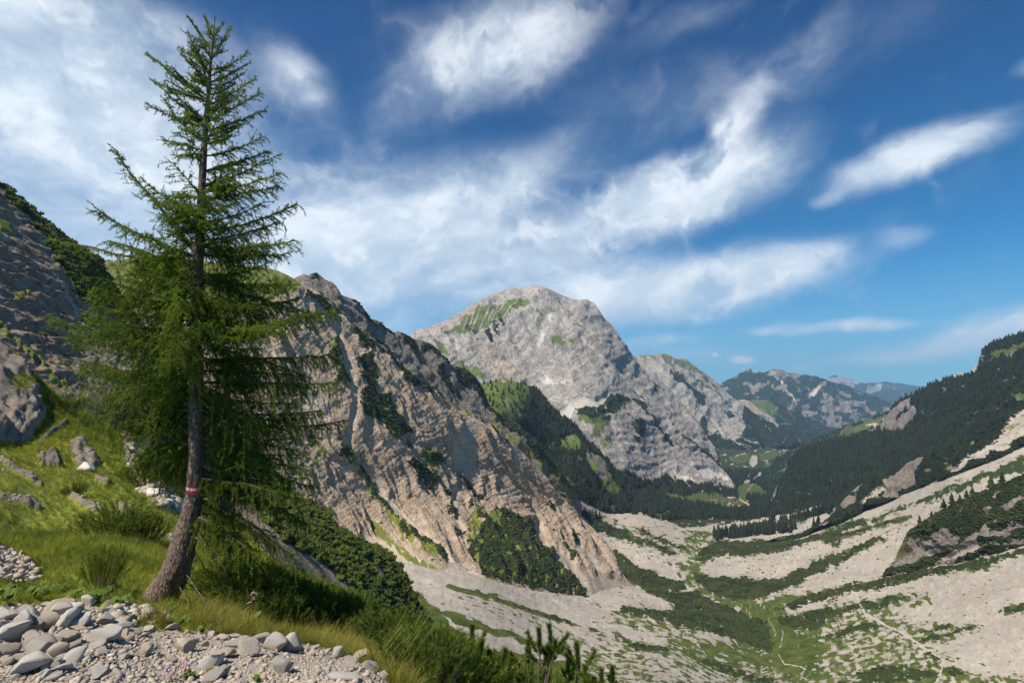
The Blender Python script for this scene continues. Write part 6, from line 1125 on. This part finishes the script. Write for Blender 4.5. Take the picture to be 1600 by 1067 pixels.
for i, (u, v, h, lab) in enumerate([(390,975,.26,'pink flower heads above broad leaves at the thicket edge'),(290,1062,.09,'pink flowers in the gravel at the bottom, right pair'),(270,1066,.06,'small pink flower at the bottom edge of the gravel'),(30,892,.05,'pink flower patch among pebbles on the grass slope')]):
    rg = np.random.default_rng(i); q = ground('near_slope', u, v)[0]; r = empty('pink_flower', tuple(q)); tag(r, lab, 'flower'); st, Vs, Fs, o = [], [], [], 0
    for k in range(5):
        t = np.array([rg.normal()*.03, rg.normal()*.02, h*(.8+.3*rg.random())]); st.append((np.array([[0, 0, 0], t*.6, t]), np.array([.0018, .0014, .001])))
        for w in range(7):
            V, Fc = ICO[1]; c = t+rg.normal(size=3)*.008; Vs.append(V*.0055*np.array([1, 1, .6])+c); Fs.append(Fc+o); o += len(V)
    V, Fc = tubes(st, 3); mk('stem', V, Fc, M_leaf, r); mk('flower_head', np.concatenate(Vs), np.concatenate(Fs), M_pink, r)

# ---------------------------------------------------------------- the farm in the valley
def simple(name, c, r=.8): return plain(name, c, tuple(x*.8 for x in c), .5, r)
M_wall = simple('white_plaster', (.6,.55,.48)); M_wood = simple('weathered_boards', (.28,.16,.10)); M_roofs = {'red': simple('red_tiles', (.30,.10,.07)), 'grey': simple('grey_sheet_roof', (.38,.36,.36)), 'brown': simple('brown_shingle_roof', (.20,.12,.12))}; M_glass = plain('window_glass', (.03,.035,.04), (.05,.05,.06), 1., .2)
def box(x0, y0, z0, x1, y1, z1):
    V = np.array([[x, y, z] for z in (z0, z1) for y in (y0, y1) for x in (x0, x1)]); return V, np.array([[0, 2, 3, 1], [4, 5, 7, 6], [0, 1, 5, 4], [2, 6, 7, 3], [0, 4, 6, 2], [1, 3, 7, 5]])
def house(u, v, L, Wd, H, roof, wall, rz, label, nwin=4, gable=.5):
    q = ground('valley_floor', u, v)[0]; r = empty('farm_building', (q[0], q[1], q[2]), RAD(rz)); tag(r, label, 'building')
    V, Fc = box(-L/2, -Wd/2, -4, L/2, Wd/2, H); gV = np.array([[-L/2, -Wd/2, H], [-L/2, Wd/2, H], [-L/2, 0, H+Wd/2*gable], [L/2, -Wd/2, H], [L/2, Wd/2, H], [L/2, 0, H+Wd/2*gable]]); mk('wall', np.r_[V, gV], [Fc, np.array([[8, 9, 10], [11, 13, 12]])], wall, r, smooth=False)
    e = 1.2; zr = H+Wd/2*gable; a = [];  
    for s in (-1, 1):
        y1 = s*(Wd/2+e); z1 = H-e*gable; a.append(np.array([[-L/2-e, 0, zr], [L/2+e, 0, zr], [L/2+e, y1, z1], [-L/2-e, y1, z1], [-L/2-e, 0, zr+.5], [L/2+e, 0, zr+.5], [L/2+e, y1, z1+.5], [-L/2-e, y1, z1+.5]]))
    fb = np.array([[0, 1, 2, 3], [4, 7, 6, 5], [0, 4, 5, 1], [2, 6, 7, 3], [0, 3, 7, 4], [1, 5, 6, 2]]); ro = mk('roof', np.concatenate(a)+[0, 0, .06], np.r_[fb, fb+8], roof, r, smooth=False)
    cv, cf = box(L*.2, -1., zr-1, L*.2+1.6, .6, zr+2.2); mk('chimney', cv, cf, M_wall, ro, smooth=False)
    for k in range(nwin):
        for st_ in range(max(1, int(H/4))):
            x = -L/2+(k+.5)*L/nwin; wv_, wf = box(x-.8, -Wd/2-.12, 1.2+st_*3, x+.8, -Wd/2-.02, 2.8+st_*3); mk('window', wv_, wf, M_glass, r, smooth=False)
for a in [(1118,783,33,14,4,M_roofs['brown'],M_wall,-8,'long barn with a dark brown roof at the left of the farm',5),(1143,780,36,15,8,M_roofs['grey'],M_wood,-12,'largest farmhouse with a grey roof and reddish wooden front',7),(1131,785,12,9,5,M_roofs['brown'],M_wood,15,'small dark cottage between the barn and the farmhouse',2),(1140,787,18,11,6,M_roofs['red'],M_wall,80,'cream house with a red roof in front of the large farmhouse',4),
     (1152,786,14,9,5,M_roofs['red'],M_wood,-15,'low red roofed house at the right of the farm',3),(1146,789,10,7,4,M_roofs['red'],M_wall,30,'small white shed below the red roofed house',2),(1155,791,12,8,3,M_roofs['grey'],M_wall,10,'pale flat shed at the lower right of the farm',2),(1201,707,26,16,8,M_roofs['grey'],M_wall,0,'pale building far away at the edge of the yellow meadows',4),(1219,706,22,12,6,M_roofs['grey'],M_wall,10,'second pale building far away, right of the first',3)]: house(*a)

# ---------------------------------------------------------------- haze
hz = mk('haze', *box(-9000, -400, -900, 14000, 26000, 1650), None, smooth=False); hz['kind'] = 'stuff'; hz['label'] = 'thin bluish summer haze filling the valley'
mh = bpy.data.materials.new('haze_air'); mh.use_nodes = True; g = NT(mh.node_tree); vol = g.n('ShaderNodeVolumePrincipled', Density=4.0e-5, Anisotropy=.2, Color=(.44, .70, 1.0)); g.n('ShaderNodeOutputMaterial', Volume=vol.outputs[0]); hz.data.materials.append(mh)
